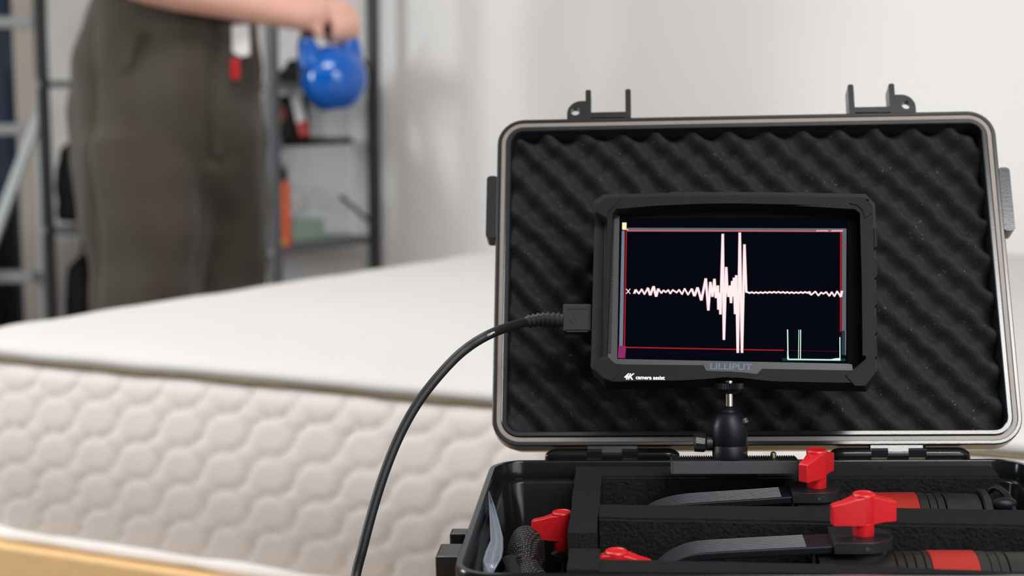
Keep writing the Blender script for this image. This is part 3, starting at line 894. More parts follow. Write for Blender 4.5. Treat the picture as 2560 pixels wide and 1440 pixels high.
flat('edge_line', [[(2206, 1106), (2215, 1106), (2213, 1324), (2205, 1324)]], E_grey, .00014)
for q in (line((226, 210), (211, 1242), 9), line((2160, 215), (2160, 1110), 7), line((2175, 215), (2172, 1110), 6)): flat('red_line', [q], E_dred, .00018)
for q in (line((238, 206), (220, 1246), 8), line((2168, 210), (2165, 1112), 9), line((230, 1254), (1650, 1281), 9)): flat('red_line', [q], E_red, .0002)
for q in (line((1652, 1281), (2150, 1291), 7), line((2165, 1112), (2163, 1160), 8)): flat('red_line', [q], E_dred, .0002)
flat('red_line', [line((245, 203), (2178, 210), 12)], E_pred, .0002)
flat('yellow_mark', [[(200, 131), (239, 131), (238, 190), (232, 197), (203, 195), (199, 188)], [(242, 188), (255, 193), (250, 201), (240, 200)]], E_yel, .00026)
flat('magenta_mark', [[(168, 1240), (234, 1244), (226, 1352), (160, 1348)]], E_mag, .00026)
flat('red_mark', [[(2208, 325), (2219, 325), (2219, 347), (2208, 347)]], E_red, .00026)
tick = []
for k in range(14):
    x = 1950 + k * 8 + (32 if k > 12 else 0)
    tick.append([(x, 197 + (k * 5) % 4), (x + 6, 196 + (k * 3) % 5), (x + 6, 213 - (k * 7) % 5), (x, 214 - (k * 5) % 4)])
for k in range(13):
    x = 2083 + k * 8
    tick.append([(x, 197 + (k * 3) % 4), (x + 6, 196 + (k * 5) % 5), (x + 6, 215 - (k * 7) % 5), (x, 214 - (k * 3) % 4)])
flat('readout', tick, emi('readout_pink', S(250, 176, 182), 1.0), .00028)
wave = [(308, 768), (322, 736), (350, 771), (375, 731), (400, 776), (430, 720), (452, 784), (482, 706), (505, 796), (525, 728), (552, 766), (572, 741), (592, 758), (615, 738), (632, 770), (655, 738), (690, 761), (712, 736), (738, 776), (762, 726), (792, 781), (825, 728), (850, 792), (878, 716), (912, 830), (952, 636), (975, 920), (993, 668), (1012, 797), (1030, 640), (1043, 808), (1060, 700), (1066, 912), (1076, 765), (1084, 955), (1105, 236), (1115, 1184), (1136, 534), (1146, 735), (1157, 798), (1168, 700), (1179, 853), (1190, 660), (1200, 795), (1206, 630), (1216, 952), (1226, 608), (1240, 1301), (1258, 224), (1278, 1301), (1300, 330), (1316, 756)]
k = 0
x = 1316
while x < 1880:
    wave.append((x + 10, 760 + (5 if k % 2 else -4) + 6 * math.sin(k * .37) * .3)); k += 1; x += 20
wave += [(1890, 772), (1902, 781), (1938, 752), (1966, 788), (1990, 760), (2010, 772), (2036, 756), (2064, 791), (2085, 757), (2110, 794), (2134, 750), (2166, 799), (2178, 748)]
def strokes(wv, wd, hw, cap):
    qs = []
    for p, q in zip(wv, wv[1:]):
        st = abs(q[1] - p[1]) / max(1e-6, abs(q[0] - p[0]))
        if st > 2.2:
            s = cap if q[1] > p[1] else -cap
            qs.append([(p[0] - hw, p[1] - s), (p[0] + hw, p[1] - s), (q[0] + hw, q[1] + s), (q[0] - hw, q[1] + s)])
        else:
            d = V((q[0] - p[0], q[1] - p[1])).normalized() * 3
            qs.append(line((p[0] - d.x, p[1] - d.y), (q[0] + d.x, q[1] + d.y), wd))
    return qs
flat('waveform_edge', strokes(wave, 17, 12.5, 4), E_pink, .0003)
flat('waveform', strokes(wave, 12.5, 9.5, 2), E_white, .00042)
flat('axis_mark', [line((236, 728), (272, 772), 7), line((272, 728), (236, 772), 7)], E_white, .0003)
hist = [[(1640, 1352), (2210, 1356), (2210, 1378), (1640, 1376)]]
flat('histogram_bar', hist, E_gdk, .0002)
hg = [line((1688, 1093), (1692, 1362), 10), [(1684, 1290), (1692, 1290), (1702, 1362), (1684, 1362)], line((1690, 1362), (2165, 1368), 12), line((1790, 1096), (1786, 1360), 6), line((1806, 1096), (1804, 1360), 8), line((2159, 1162), (2160, 1368), 9), [(2080, 1360), (2120, 1352), (2162, 1350), (2162, 1368), (2080, 1368)]]
flat('histogram_trace', hg, E_green, .0003)
# --- lettering on the monitor body
a = on(MM, 1775, 924.5, .0006); b = on(MM, 1880, 927.5, .0006)
text_mesh('brand_lettering', 'LILLIPUT', .0061, M_logo, mon, MI @ Matrix.Translation((a.x, a.y + .0004, .0007)) @ Matrix.Rotation(math.atan2(b.y - a.y, b.x - a.x), 4, 'Z'), offset=.00012, width=(b - a).length)
a = on(MM, 1560, 949, ZF); b = on(MM, 1586, 949, ZF); c = on(MM, 1589, 948.6, ZF); d = on(MM, 1662, 949, ZF)
text_mesh('model_lettering', '4K', .0058, M_print, mon, MI @ Matrix.Translation((a.x, a.y + .0002, ZF + .0001)), offset=.00022, shear=.28, width=(b - a).length)
text_mesh('model_lettering', 'camera assist', .0037, M_print, mon, MI @ Matrix.Translation((c.x, c.y + .0002, ZF + .0001)), offset=.00011, width=(d - c).length)

# ================================================================== mounting plate, ball head
PLD, PLH = .026, .0088
PLM = MB_ @ Matrix.Translation((0, -.075, .0090)) @ Matrix.Rotation(R(-7), 4, 'X')
pl = thing('mounting_plate', 'dark grey toothed mounting plate under the ball head', 'plate', PLM @ Matrix.Translation((-.018, 0, 0)))
PLI = Matrix.Translation((.018, 0, 0))
MB().prism(rr(-.0600, .0235, 0, PLD, .0015, 3), 0, PLH - .0006).build('plate_body', M_alu, pl, M=PLI, smooth=0, bevel=.0013)
tm = MB()
for k in range(54):
    x = -.0590 + k * .00152
    tm.box(x, x + .0008, .004, PLD - .0005, PLH - .0008, PLH + .0002)
o = tm.build('toothed_pad', M_rubberdark, pl, M=PLI, smooth=0); o['kind'] = 'stuff'
MB().lathe([(.0020, PLH - .001), (.0020, PLH + .0030), (.0014, PLH + .0038), (.0005, PLH + .0041)], 16, Matrix.Translation((.0078, .014, 0))).build('locating_pin', M_brass, pl, M=PLI)
MB().box(-.035, -.005, .020, .052, -.0035, .0015).box(-.035, -.005, .0455, .0535, -.0055, .0015).build('support_bracket', M_rubberdark, pl, M=PLI, smooth=0)

bc = on(MB_, 1825, 1143, -.062, 1)
BH = PLM @ Matrix.Translation((bc.x, .013, PLH))
bh = thing('ball_head', 'small black ball head holding up the monitor', 'ball head', BH)
body = [(.0114, 0), (.0116, .0006), (.0116, .0080), (.0114, .0083), (.0114, .0087), (.0116, .0090), (.0116, .0200), (.0112, .0228), (.0100, .0262), (.0086, .0290), (.0074, .0304), (.0064, .0308)]
MB().lathe(body, 40).build('head_body', M_anod, bh, smooth=40)
MB().ell((0, 0, .0285), (.0062, .0062, .0062), nu=24).build('ball', M_anod, bh)
MB().lathe([(.0034, .0325), (.0036, .0335), (.0025, .0345), (.0025, .0450)], 20).build('stem', M_steel, bh)
dk = MB()
n = 72
rad = lambda k: .0098 if (k // 1) % 2 == 0 else .0092
loops = []
for r0, z in ((None, .0462), (None, .0500)):
    loops.append([(rad(k) * math.cos(2 * math.pi * k / n), rad(k) * math.sin(2 * math.pi * k / n), z) for k in range(n)])
dk.loft(loops)
dk.lathe([(.0045, .0428), (.0070, .0440), (.0092, .0462)], 36)
dk.build('knurled_disc', M_anod, bh, smooth=15)
MB().tube([(0, 0, .0495), (0, 0, .0530)], .0032, 16).build('mount_screw', M_steel, bh)
kb = MB()
kb.tube([(-.0100, .002, .0098), (-.0150, .002, .0098)], .0050, 18)
kb.tube([(-.0150, .002, .0098), (-.0165, .002, .0098), (-.0225, .002, .0105), (-.0235, .002, .0105)], [.0042, .0062, .0066, .0058], 10)
kb.build('lock_knob', M_blackpl, bh, smooth=30)
MB().tube([(.0090, -.0050, .0262), (.0102, -.0058, .0235)], .0026, 12).build('slot_edge', M_alu, bh)
MB().tube([(.0096, -.0062, .0040), (.0102, -.0066, .0040)], .0011, 10).build('set_screw', M_brass, bh)

# ================================================================== cable with its plug
cb = thing('video_cable', 'black round video cable plugged into the side of the monitor', 'cable', (-.20, .87, TZ))
CW = Matrix.Translation((.20, -.87, -TZ))
pg = MM @ Vector((0, 0, 0))
p0 = [on(MM, x, y, -.011) for x, y in ((1409, 765), (1481, 765), (1481, 833), (1409, 833))]
plug = MB().prism([tuple(p[:2]) for p in p0], -.0155, -.0065).build('plug_body', M_cable, cb, M=CW @ MM, smooth=0, bevel=.0009)
for y in (771, 823, 829):
    q = [on(MM, x, yy, -.0065) for x, yy in ((1416, y - 1.2), (1470, y - 1.2), (1470, y + 1.2), (1416, y + 1.2))]
    MB().prism([tuple(p[:2]) for p in q], -.0067, -.0061).build('moulded_line', M_cable, plug, smooth=0)
for x in (1424, 1438):
    q = [on(MM, a_, b_, -.0065) for a_, b_ in ((x - 6, 787), (x - 2, 787), (x + 7, 806), (x + 3, 806))]
    MB().prism([tuple(p[:2]) for p in q], -.0067, -.0061).build('moulded_mark', M_cable, plug, smooth=0)
q = [on(MM, a_, b_, -.011) for a_, b_ in ((1476, 772), (1492, 772), (1492, 826), (1476, 826))]
MB().prism([tuple(p[:2]) for p in q], -.0145, -.0075).build('plug_tip', M_rubberdark, cb, M=CW @ MM, smooth=0)
s0 = MM @ on(MM, 1410, 801, -.011); s1 = MM @ on(MM, 1360, 798, -.011); s2 = MM @ on(MM, 1314, 805, -.011)
pts = [s0, s1, s2] + [at(*q) for q in ((1230, 833, 1.050), (1160, 876, 1.040), (1100, 936, 1.030), (1045, 1007, 1.022), (1000, 1087, 1.014), (962, 1180, 1.005), (932, 1275, .997), (907, 1370, .990), (889, 1445, .985))]
pts += [V((-.098, .968, .585)), V((-.112, .950, .553)), V((-.150, .915, .5412)), V((-.22, .86, .5410)), V((-.29, .80, .5410))]
path = catmull(pts, 8)
MB().tube(path, .00325, 14).build('cord', M_cable, cb, M=CW, smooth=60)
rel = catmull([s0, s1, s2], 24)
MB().tube(rel, [.0046 - .0008 * i / len(rel) for i in range(len(rel))], 16).build('strain_relief', M_cable, cb, M=CW, smooth=60)
for k in range(7):
    i = 5 + k * 6
    p, q = rel[i], rel[i + 3]
    MB().tube([p, q], .0053 - .0001 * k, 16).build('relief_ring', M_cable, cb, M=CW, smooth=40)
# faint print on the cable
i0 = min(range(len(path)), key=lambda i: (path[i] - at(1212, 841, 1.048)).length)
tg = (path[i0 - 2] - path[i0 + 2]).normalized()
vw = (CO - path[i0]).normalized(); vw = (vw - tg * vw.dot(tg)).normalized()
yx = vw.cross(tg)
p = path[i0] + vw * .00332 - tg * .0036 - yx * .0007
text_mesh('cable_print', '17230PN', .0019, M_print, cb, CW @ Matrix(((tg.x, yx.x, vw.x, p.x), (tg.y, yx.y, vw.y, p.y), (tg.z, yx.z, vw.z, p.z), (0, 0, 0, 1))), width=.0068)

# ================================================================== kettlebell
KY = 3.45
KC = at(834, 198, KY)
KR = .0725
bar_mid = at(822, 84, KY)
bd_ = V((.86, .51, -.03)).normalized()                       # direction of the grip bar
upk = (bar_mid - KC).normalized()
zk = V((-.13, .02, 1)).normalized()
xk = (bd_ - zk * bd_.dot(zk)).normalized()
yk = zk.cross(xk)
MK = Matrix(((xk.x, yk.x, zk.x, KC.x), (xk.y, yk.y, zk.y, KC.y), (xk.z, yk.z, zk.z, KC.z), (0, 0, 0, 1)))
kbell = thing('kettlebell', 'glossy blue kettlebell with black grip held over the mattress', 'kettlebell', MK @ Matrix.Translation((0, 0, -KR * .86)))
KI = Matrix.Translation((0, 0, KR * .86))
prof = []
for k in range(25):
    th = -60 + 150 * k / 24
    prof.append((max(.001, KR * math.cos(R(th))), KR * math.sin(R(th))))
prof = [(KR * .46, -KR * .885), (KR * .49, -KR * .875)] + prof
MB().lathe(prof, 40).ell((0, 0, .040), (.060, .034, .026)).build('bell', M_blue, kbell, M=KI, smooth=60)
hp = [(-.044, .036), (-.049, .068), (-.050, .090), (-.044, .104), (-.028, .1075), (0, .108), (.028, .1075), (.044, .104), (.050, .090), (.049, .068), (.044, .036)]
hpath = catmull([V((x, 0, z)) for x, z in hp], 5)
n = len(hpath)
i1, i2 = int(n * .20), int(n * .80)
MB().tube(hpath[:i1 + 1], [.031 - .014 * i / i1 for i in range(i1 + 1)], 18).build('horn', M_blue, kbell, M=KI)
MB().tube(list(reversed(hpath[i2:])), [.031 - .014 * i / (n - 1 - i2) for i in range(n - i2)], 18).build('horn', M_blue, kbell, M=KI)
MB().tube(hpath[i1:i2 + 1], .0135, 18).build('grip', M_blackpl, kbell, M=KI)

# ================================================================== person
PX, PY = -.73, 3.5
person = thing('person', 'person in baggy olive brown trousers holding a blue kettlebell at arm length', 'person', (PX, PY, 0))
POFF = V((-PX, -PY, 0))
def row(y, x0, x1, Y, ry, sq=.85):
    a, b = at(x0, y, Y), at(x1, y, Y)
    c = (a + b) / 2; rx = (b - a).length / 2
    out = []
    for k in range(28):
        t = 2 * math.pi * k / 28
        cx_, sy_ = math.cos(t), math.sin(t)
        out.append(V((c.x + rx * math.copysign(abs(cx_) ** sq, cx_), c.y + ry * math.copysign(abs(sy_) ** sq, sy_), c.z)))
    return out
def rowz(z, cx, cy, rx, ry):
    return [V((cx + rx * math.cos(2 * math.pi * k / 28), cy + ry * math.sin(2 * math.pi * k / 28), z)) for k in range(28)]
mb = MB()
mb.loft([row(-45, 245, 612, 3.5, .125), row(0, 228, 628, 3.5, .135), row(60, 205, 640, 3.5, .145), row(150, 190, 648, 3.5, .155), row(250, 184, 656, 3.5, .16), row(340, 184, 664, 3.5, .16), row(420, 190, 664, 3.51, .140), row(500, 220, 640, 3.52, .085)])
mb.loft([row(330, 184, 500, 3.46, .14), row(430, 188, 522, 3.45, .145), row(520, 200, 522, 3.44, .14), row(600, 212, 514, 3.43, .135), row(700, 230, 502, 3.42, .13), row(800, 246, 490, 3.42, .125), row(950, 262, 470, 3.42, .115), row(1110, 272, 455, 3.42, .11), row(1180, 276, 450, 3.42, .108)])
mb.loft([row(330, 440, 664, 3.54, .14), row(430, 492, 668, 3.55, .14), row(520, 512, 668, 3.60, .135), row(600, 505, 666, 3.62, .13), row(700, 492, 664, 3.63, .125), row(800, 500, 662, 3.58, .12), row(950, 496, 655, 3.58, .11), row(1090, 492, 645, 3.58, .105), row(1150, 492, 642, 3.58, .105)])
def folds(co, n):
    d = .018 * noise.noise(V((co.x * 13 + co.z * 3, co.y * 16, co.z * 5))) + .010 * noise.noise(V((co.x * 7, co.y * 7, co.z * 11 + 4)))
    # side seam and pocket welt as soft creases
    sx = -.885 + (1.03 - co.z) * .02
    if n.y < -.1: d -= .014 * math.exp(-((co.x - sx) / .010) ** 2)
    fx = -.622 - (1.0 - co.z) * .03
    if n.y < -.1 and co.z > .70: d -= .018 * math.exp(-((co.x - fx) / .009) ** 2)
    return d
tr = link_mesh('trousers', remeshed(mb, .011, 6, folds), M_trous, person, POFF)
# waistband, pocket, fly, tag
MB().loft([[p + V((0, 0, 0)) for p in row(-48, 243, 614, 3.5, .129)], row(-12, 230, 627, 3.5, .141), row(-10, 234, 622, 3.5, .13), row(-46, 247, 609, 3.5, .12)], False, False).build('waistband', M_trous, tr)
def sheet(pts, name, m_, parent, Y, th=.004, bev=.001):
    vs = [at(x, y, Y) for x, y in pts]
    mb = MB(); n = len(vs)
    mb.add([v for v in vs] + [v + V((0, th, 0)) for v in vs], [tuple(range(n)), tuple(range(2 * n - 1, n - 1, -1))] + [(i, (i + 1) % n, n + (i + 1) % n, n + i) for i in range(n)])
    return mb.build(name, m_, parent, POFF if parent is person else None, smooth=0, bevel=bev)
sheet([(276, 88), (338, 70), (344, 92), (330, 150), (312, 186), (296, 160)], 'pocket_flap', M_trous, tr, 3.352, .006)
sheet([(548, 60), (570, 56), (574, 180), (566, 300), (548, 392), (536, 388), (550, 300), (556, 180)], 'fly_flap', M_trous, tr, 3.372, .012, .003)
o = sheet([(578, 62), (622, 60), (624, 138), (600, 142), (580, 130)], 'hanging_cloth', M_white, person, 3.375, .006, .002); o['label'] = 'white cloth hanging at the waist'
o = sheet([(577, 146), (598, 146), (598, 196), (590, 201), (577, 196)], 'red_tab', M_red, person, 3.37, .005, .002); o['label'] = 'small red tab below the cloth'

# body: torso, neck, head, both arms and hands as one surface
mb = MB()
TX, TY = -.735, 3.5
def trow(z, rx, ry, dx=0, dy=0): return rowz(z, TX + dx, TY + dy, rx, ry)
mb.loft([trow(.95, .14, .11), trow(1.05, .145, .115), trow(1.2, .15, .12), trow(1.32, .165, .125), trow(1.42, .165, .11), trow(1.48, .10, .08), trow(1.52, .058, .06)])
mb.tube([(TX, TY, 1.48), (TX + .01, TY - .005, 1.58)], [.058, .055], 18)
hc = V((TX + .035, TY - .015, 1.665))
mb.ell(hc, (.092, .076, .118), nu=28, nv=18)
mb.ell(hc + V((.03, -.005, -.06)), (.062, .055, .055))
mb.ell(hc + V((.098, -.012, -.012)), (.016, .013, .022))        # nose
mb.ell(hc + V((.075, -.010, -.066)), (.018, .026, .010))        # mouth
for s_ in (-1, 1): mb.ell(hc + V((-.005, s_ * .076, -.005)), (.020, .010, .030))   # ears
sh = V((-.80, 3.36, 1.40)); el = at(325, -62, 3.27); wr = at(722, 30, 3.40)
mb.tube([sh + V((.04, .05, .0)), sh, sh.lerp(el, .5), el], [.062, .060, .050, .044], 18)
mb.tube(catmull([el, el.lerp(wr, .25), el.lerp(wr, .6), wr], 4), [.046, .048, .050, .0505, .051, .050, .048, .046, .044, .042, .040, .038, .036], 18)
# hand closing over the grip bar
def kpt(x, y, z): return MK @ V((x, y, z))
palm0 = wr
kn_c = kpt(.006, -.004, .134)
mb.tube([wr, wr.lerp(kpt(-.030, -.022, .138), .6), kpt(-.012, -.016, .139)], [.036, .038, .034], 16)
mb.ell(tuple(kpt(.014, .002, .146)), (.052, .036, .026))
for k, (xx, ln, rr_) in enumerate(((.008, .95, .0112), (.0255, 1.06, .0118), (.0425, 1.02, .0114), (.058, .9, .0104))):
    c = [kpt(xx - .004, .012, .148), kpt(xx - .002, -.012, .144), kpt(xx, -.0262 * ln, .124), kpt(xx + .001, -.0268 * ln, .102), kpt(xx + .001, -.012, .0850), kpt(xx, .012 * ln, .0830), kpt(xx - .001, .0250, .0930)]
    mb.tube(catmull(c, 4), [rr_ * 1.12 * (1 - .28 * i / 24) for i in range(25)], 12)
th = [kpt(-.044, -.018, .138), kpt(-.043, -.032, .120), kpt(-.036, -.034, .102), kpt(-.026, -.030, .088)]
mb.tube(catmull(th, 5), [.0145, .0142, .0138, .0134, .013, .0126, .0122, .0119, .0116, .0113, .011, .0107, .0104, .010, .0095, .009], 12)
# far arm hanging at the side
fs_ = V((-.66, 3.66, 1.39)); fe = V((-.70, 3.76, 1.12)); fw = V((-.76, 3.74, .90))
mb.tube([fs_ + V((-.03, -.06, 0)), fs_, fs_.lerp(fe, .5), fe, fe.lerp(fw, .4), fw], [.06, .058, .048, .042, .040, .029], 16)
mb.tube([fw, fw + V((.008, -.004, -.05)), fw + V((.012, -.006, -.085))], [.028, .036, .034], 14, flat=.6)
for k in range(4):
    b0 = fw + V((.012 + (k - 1.5) * .014, -.006 + (k - 1.5) * .012, -.085))
    mb.tube([b0, b0 + V((.004, -.006, -.035 - .004 * (1.5 - abs(k - 1.5)))), b0 + V((.008, -.020, -.062))], [.0095, .009, .0075], 10)
mb.tube([fw + V((.02, -.02, -.03)), fw + V((.035, -.04, -.06)), fw + V((.035, -.045, -.085))], [.012, .011, .009], 10)
link_mesh('body', remeshed(mb, .0058, 3), M_skin, person, POFF)
# shirt, hair, shoes
mb = MB()
mb.loft([trow(1.045, .158, .128), trow(1.12, .160, .130), trow(1.2, .164, .134), trow(1.32, .178, .138), trow(1.42, .176, .122), trow(1.475, .112, .09), trow(1.505, .075, .075)])
mb.tube([sh + V((.06, .06, .0)), sh, sh.lerp(el, .55)], [.075, .072, .066], 18)
mb.tube([fs_ + V((-.05, -.08, 0)), fs_, fs_.lerp(fe, .55)], [.075, .070, .062], 18)
link_mesh('shirt', remeshed(mb, .011, 5, lambda co, n: .005 * noise.noise(co * 14)), M_shirt, person, POFF)
mb = MB(); mb.ell(hc + V((-.018, 0, .028)), (.094, .084, .108), nu=24, nv=14)
mb.ell(hc + V((-.040, 0, -.02)), (.070, .080, .085))
link_mesh('hair', remeshed(mb, .009, 3, lambda co, n: .004 * noise.noise(co * 60)), M_hair, person, POFF)
for s_ in (-1, 1):
    MB().ell(hc + V((.083, s_ * .030, .012)), (.010, .012, .010)).build('eye', M_white, person, POFF)
for x, y in ((-.80, 3.40), (-.62, 3.57)):
    MB().loft([[V((x + .045 + (.135 - i) * math.cos(t), y + (.05 - i) * math.sin(t) - .0 , z)) for t in [2 * math.pi * k / 24 for k in range(24)]] for i, z in ((0.004, 0.0), (0, .012), (0, .03), (.012, .06), (.04, .085))]).build('shoe', M_shoe, person, POFF, smooth=60)

# ================================================================== shelving rack behind the person
FR = V((-.595, 4.0, 0))
M_bolt = mat('bolt_head', S(150, 154, 158), 0.45, metal=0.4, noise_amt=0.05, noise_scale=60)
RK = Matrix(((-.8, .6, 0, FR.x), (.6, .8, 0, FR.y), (0, 0, 1, 0), (0, 0, 0, 1)))    # x runs left, y towards the wall (mirrored frame kept as a rotation below)
RK = Matrix(((.8, .6, 0, FR.x), (-.6, .8, 0, FR.y), (0, 0, 1, 0), (0, 0, 0, 1)))
rack = thing('shelf_rack', 'dark metal shelving rack standing against the white wall', 'shelf', RK)
RW, RD = -.91, .375
LEV = [.06, .46, .873, 1.32, 1.78]
PT = .026
for x, y, m_ in ((0, 0, M_rackm), (0, RD, M_rackd), (RW, 0, M_rackd), (RW, RD, M_rackd)):
    p = MB().box(x - PT / 2, x + PT / 2, y - .002, y + .002, 0, 1.85).box(x - .002, x + .002, y - PT / 2, y + PT / 2, 0, 1.85)
    p.box(x - PT / 2, x + PT / 2, y - PT / 2, y + PT / 2, 0, 1.85)
    o = p.build('post', m_, rack, smooth=0, bevel=.002)
for z in LEV:
    MB().box(RW + .005, -.005, .006, RD - .006, z - .022, z - .002).build('shelf_board', M_rackm, rack, smooth=0, bevel=.002)
    for x, y in ((0, 0), (RW, 0)):
        MB().lathe([(.0085, 0), (.0085, .003), (.006, .006), (.002, .007)], 16, Matrix.Translation((x, y - PT / 2, z - .012)) @ Matrix.Rotation(R(90), 4, 'X')).build('bolt', M_bolt, rack)
for z in (.46, .873):
    # diagonal side braces between the shelves
    a = V((0, RD, z + .02)); b = V((0, RD * .62, z + .115))
    MB().tube([a + V((.008, 0, .0)), b + V((.008, 0, 0))], .006, 8).build('brace', M_rackd, rack)
# things on the rack
def rbox(name, label, cat, x0, x1, y0, y1, z0, z1, m_, bevel=.004, group=None):
    """box given in rack coordinates"""
    c = V(((x0 + x1) / 2, (y0 + y1) / 2, z0))
    t = thing(name, label, cat, RK @ Matrix.Translation(c), group)
    hx, hy, h = (x1 - x0) / 2, (y1 - y0) / 2, z1 - z0
    return t, hx, hy, h
def rk(px, py, d):      # rack coordinates of the ray at a given depth into the rack
    return on(RK, px, py, d, 1)
ZL, ZU = LEV[1] - .002, LEV[2] - .002
# clear storage box with black lid, on the lower shelf
t, hx, hy, h = rbox('storage_box', 'clear plastic storage box with black lid on the lower rack shelf', 'box', -.205, -.048, .115, .345, ZL, .708, M_clear)
MB().prism(rr(-hx, hx, -hy, hy, .015, 4), 0, h, [rr(-hx + .003, hx - .003, -hy + .003, hy - .003, .013, 4)]).prism(rr(-hx + .002, hx - .002, -hy + .002, hy - .002, .014, 4), 0, .003).build('box_body', M_clear, t, smooth=40)
MB().prism(rr(-hx - .006, hx + .006, -hy - .006, hy + .006, .018, 4), h, h + .014).build('box_lid', M_black, t, smooth=0, bevel=.003)
for i, (x, y, z, r_, m_, lb) in enumerate(((-.03, -.02, .105, .04, M_white, 'crumpled white cloth bundle inside the clear storage box'), (.030, .01, .108, .036, M_clear, 'pale plastic bundle inside the clear storage box'))):
    c = RK @ V((-.1265 + x, .25 + y, ZL + z))
    mb = MB(); mb.ell((0, 0, 0), (r_, r_ * .8, r_ * .75)); mb.ell((r_ * .4, 0, -.02), (r_ * .7, r_ * .7, r_ * .5))
    o = link_mesh('cloth_bundle', remeshed(mb, .006, 2, lambda co, n: .008 * noise.noise(co * 40)), m_, None, c); tag(o, lb, 'cloth')
# green tub inside
c = RK @ V((-.1265, .19, ZL + .0035))
t = thing('green_tub', 'low green plastic tub at the bottom of the clear box', 'tub', Matrix.Translation(c) @ RK.to_3x3().to_4x4())
MB().prism(rr(-.065, .065, -.06, .06, .012, 4), 0, .046, [rr(-.061, .061, -.056, .056, .010, 4)]).prism(rr(-.063, .063, -.058, .058, .011, 4), 0, .004).build('tub_body', M_green, t, smooth=40)
MB().prism(rr(-.068, .068, -.063, .063, .014, 4), .042, .048, [rr(-.061, .061, -.056, .056, .010, 4)]).build('tub_rim', M_green, t, smooth=40)
# orange cased tool
p = rk(711, 600, .055)
t = thing('orange_level', 'upright orange tool with black tip on the lower rack shelf', 'tool', RK @ Matrix.Translation((p.x, .055, ZL)))
MB().prism(rr(-.014, .014, -.012, .012, .004, 3), 0, .165).build('tool_body', M_orange, t, smooth=0, bevel=.002)
MB().prism(rr(-.009, .009, -.008, .008, .003, 3), .165, .200).build('tool_tip', M_black, t, smooth=0, bevel=.002)
MB().box(-.0142, .0142, -.0124, -.0115, .006, .020).build('tool_sticker', M_yellow, t, smooth=0)
# cards/boxes left of the front post
for px, y0, y1, m_, nm, lb in ((669, 345, 438, M_boxblue, 'blue_box', 'small blue cardboard box stacked on the red one behind the trousers'), (669, 438, 604, M_boxred, 'red_box', 'red cardboard box on the lower shelf just behind the trousers')):
    p = rk(px, y1, .055); q = rk(px, y0, .055)
    z0 = ZL if nm == 'red_box' else rk(px, 438, .055).z
    c = RK @ Matrix.Translation((p.x - .03, .055, z0))
    t = thing(nm, lb, 'box', c)
    hgt = (rk(px, 438, .055).z if nm == 'red_box' else q.z) - z0
    MB().box(-.05, .046, -.04, .04, 0, hgt).build('carton', m_, t, smooth=0, bevel=.003)
    MB().box(-.0502, .0462, -.0402, .0402, hgt * .42, hgt * .56).build('tape_band', M_white, t, smooth=0)
# things on the lid of the storage box
zlid = .708 + .014
def lidthing(name, label, cat, px, d):
    p = rk(px, 330, d)
    return thing(name, label, cat, RK @ Matrix.Translation((p.x, d, zlid)))
t = lidthing('toolbox', 'small black tool case with red and yellow labels on the storage box lid', 'tool case', 738, .20)
MB().prism(rr(-.030, .026, -.03, .03, .006, 3), 0, .115).build('toolbox_body', M_black, t, smooth=0, bevel=.003)
MB().box(-.020, -.004, -.0312, -.0298, .052, .085).build('red_label', M_boxred, t, smooth=0)
MB().box(-.028, -.022, -.0312, -.0298, .040, .060).build('yellow_label', M_yellow, t, smooth=0)
MB().tube([(-.02, 0, .113), (-.018, 0, .128), (.014, 0, .128), (.016, 0, .113)], .004, 8).build('handle', M_black, t)
t = lidthing('cartridge', 'white cartridge with red nozzle leaning behind the kettlebell', 'cartridge', 762, .148)
a = V((.0, 0, .012)); b = V((-.045, .01, .125))
MB().tube([a, a.lerp(b, .3)], .013, 16).build('nozzle', M_red, t)
MB().tube([a.lerp(b, .3), b], .0125, 16).build('cartridge_body', M_white, t)
t = lidthing('clear_bin', 'frosted clear bin under the kettlebell on the storage box lid', 'bin', 812, .29)
MB().prism(rr(-.055, .055, -.05, .05, .01, 4), 0, .10, [rr(-.052, .052, -.047, .047, .008, 4)]).prism(rr(-.053, .053, -.048, .048, .009, 4), 0, .003).build('bin_body', M_clear, t, smooth=40)
MB().prism(rr(-.058, .058, -.053, .053, .012, 4), .096, .102, [rr(-.052, .052, -.047, .047, .008, 4)]).build('bin_rim', M_clear, t, smooth=40)
# black tool bag on the upper shelf behind the kettlebell
p = rk(806, 190, .2)
t = thing('tool_bag', 'black soft tool bag on the upper shelf behind the kettlebell', 'bag', RK @ Matrix.Translation((p.x, .2, ZU)))
mb = MB(); mb.box(-.105, .10, -.06, .06, 0, .030); mb.prism([(-.115, .0), (-.07, .058), (.075, .062), (.11, .0)], -.055, .055, M=Matrix(((1, 0, 0, 0), (0, 0, 1, 0), (0, 1, 0, 0), (0, 0, 0, 1))))
link_mesh('bag_body', remeshed(mb, .005, 4, lambda co, n: .003 * noise.noise(co * 30)), M_black, t)
MB().tube(catmull([V((-.04, 0, .055)), V((-.03, 0, .078)), V((.03, 0, .080)), V((.045, 0, .056))], 6), .005, 8).build('bag_handle', M_black, t)
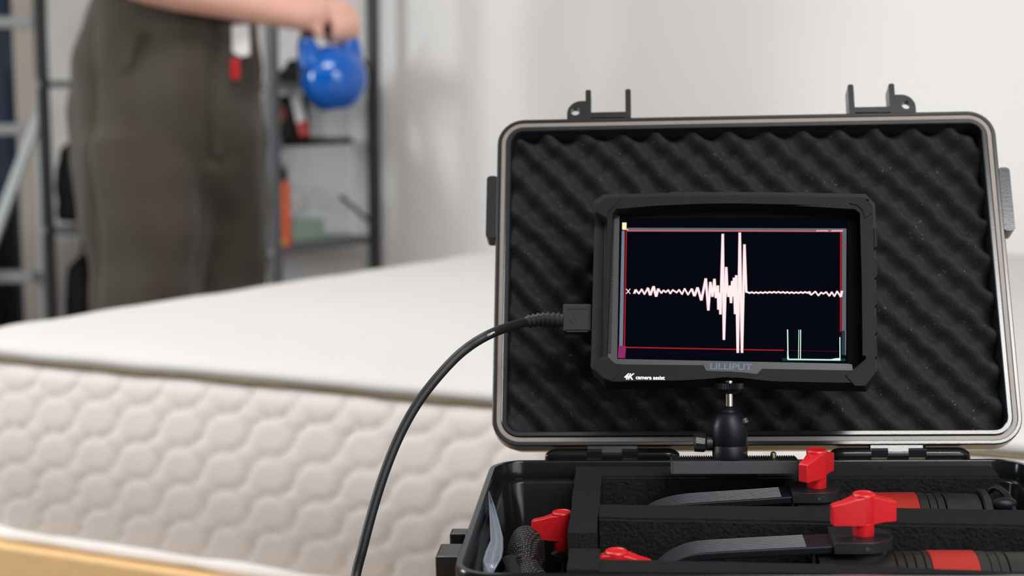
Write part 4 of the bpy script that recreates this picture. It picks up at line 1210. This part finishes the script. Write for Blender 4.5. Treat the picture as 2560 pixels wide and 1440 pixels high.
# dark bags at the left end of the rack
for i, (px, yb, w_, h_, z, lb) in enumerate(((205, 590, .10, .235, ZL, 'black fabric bag standing on the lower shelf at the left end of the rack'), (225, 760, .11, .30, LEV[0] - .002, 'black bag on the bottom shelf behind the trousers'))):
    p = rk(px, yb, .18)
    t = thing('fabric_bag', lb, 'bag', RK @ Matrix.Translation((p.x, .18, z)), 'black bags on the rack')
    mb = MB(); mb.loft([[V((w_ / 2 * k_ * math.copysign(abs(math.cos(a)) ** .6, math.cos(a)), .07 * k_ * math.copysign(abs(math.sin(a)) ** .6, math.sin(a)), zz)) for a in [2 * math.pi * j / 24 for j in range(24)]] for zz, k_ in ((0, .9), (.02, 1), (h_ * .6, .98), (h_ * .88, .8), (h_, .35))])
    link_mesh('bag_body', remeshed(mb, .006, 3, lambda co, n: .004 * noise.noise(co * 25)), M_black, t)
    MB().tube(catmull([V((-.03, 0, h_ * .92)), V((-.02, 0, h_ + .04)), V((.02, 0, h_ + .04)), V((.03, 0, h_ * .92))], 6), .005, 8).build('bag_handle', M_black, t)

# ================================================================== aluminium step ladder at the far left
LY = 4.62
t = thing('step_ladder', 'aluminium step ladder standing by the dark blue door', 'ladder', (at(-20, 700, LY).x, LY, 0))
LO = V((-at(-20, 700, LY).x, -LY, 0))
def bar(a, b, r_, name, flat_=.6, m_=None):
    return MB().tube([a, b], r_, 10, flat=flat_).build(name, m_ or M_silver, t, LO, smooth=30)
def down(p, q):     # extend the line p->q to the floor
    k = (p.z - .012) / (p.z - q.z)
    return p + (q - p) * k
ap = at(92, 240, 4.60)
bar(at(97, -260, 4.70), down(at(97, -260, 4.70), at(112, 800, 4.70)), .018, 'rail')
bar(at(-190, -260, 4.70), down(at(-190, -260, 4.70), at(-190, 800, 4.70)), .018, 'rail')
q = at(-14, 590, 4.56)
bar(at(104, 270, 4.66), down(at(104, 270, 4.66), q), .017, 'support_leg')
bar(at(-180, 270, 4.60), down(at(-180, 270, 4.60), at(-220, 700, 4.5)), .017, 'support_leg')
for y in (-210, 55, 322, 690):
    a, b = at(-190, y, 4.685), at(90, y, 4.685)
    MB().box(a.x, b.x, 4.685 - .03, 4.685 + .03, a.z - .017, a.z + .014).build('step', M_silver, t, LO, smooth=0, bevel=.003)
# dark suitcase on the floor in front of the ladder
p = at(-45, 800, 4.95)
t = thing('suitcase', 'dark suitcase on the floor at the lower left edge', 'suitcase', (p.x, 4.95, 0))
MB().prism(rr(-.16, .105, -.09, .09, .04, 5), .03, .46).build('shell', M_black, t, smooth=40, bevel=.02, seg=3)
for x in (-.12, .07):
    for y in (-.06, .06):
        MB().ell((x, y, .018), (.016, .012, .018)).build('wheel', M_black, t)
MB().tube(catmull([V((-.07, 0, .45)), V((-.06, 0, .49)), V((.01, 0, .49)), V((.02, 0, .45))], 6), .008, 8).build('handle', M_rackd, t)
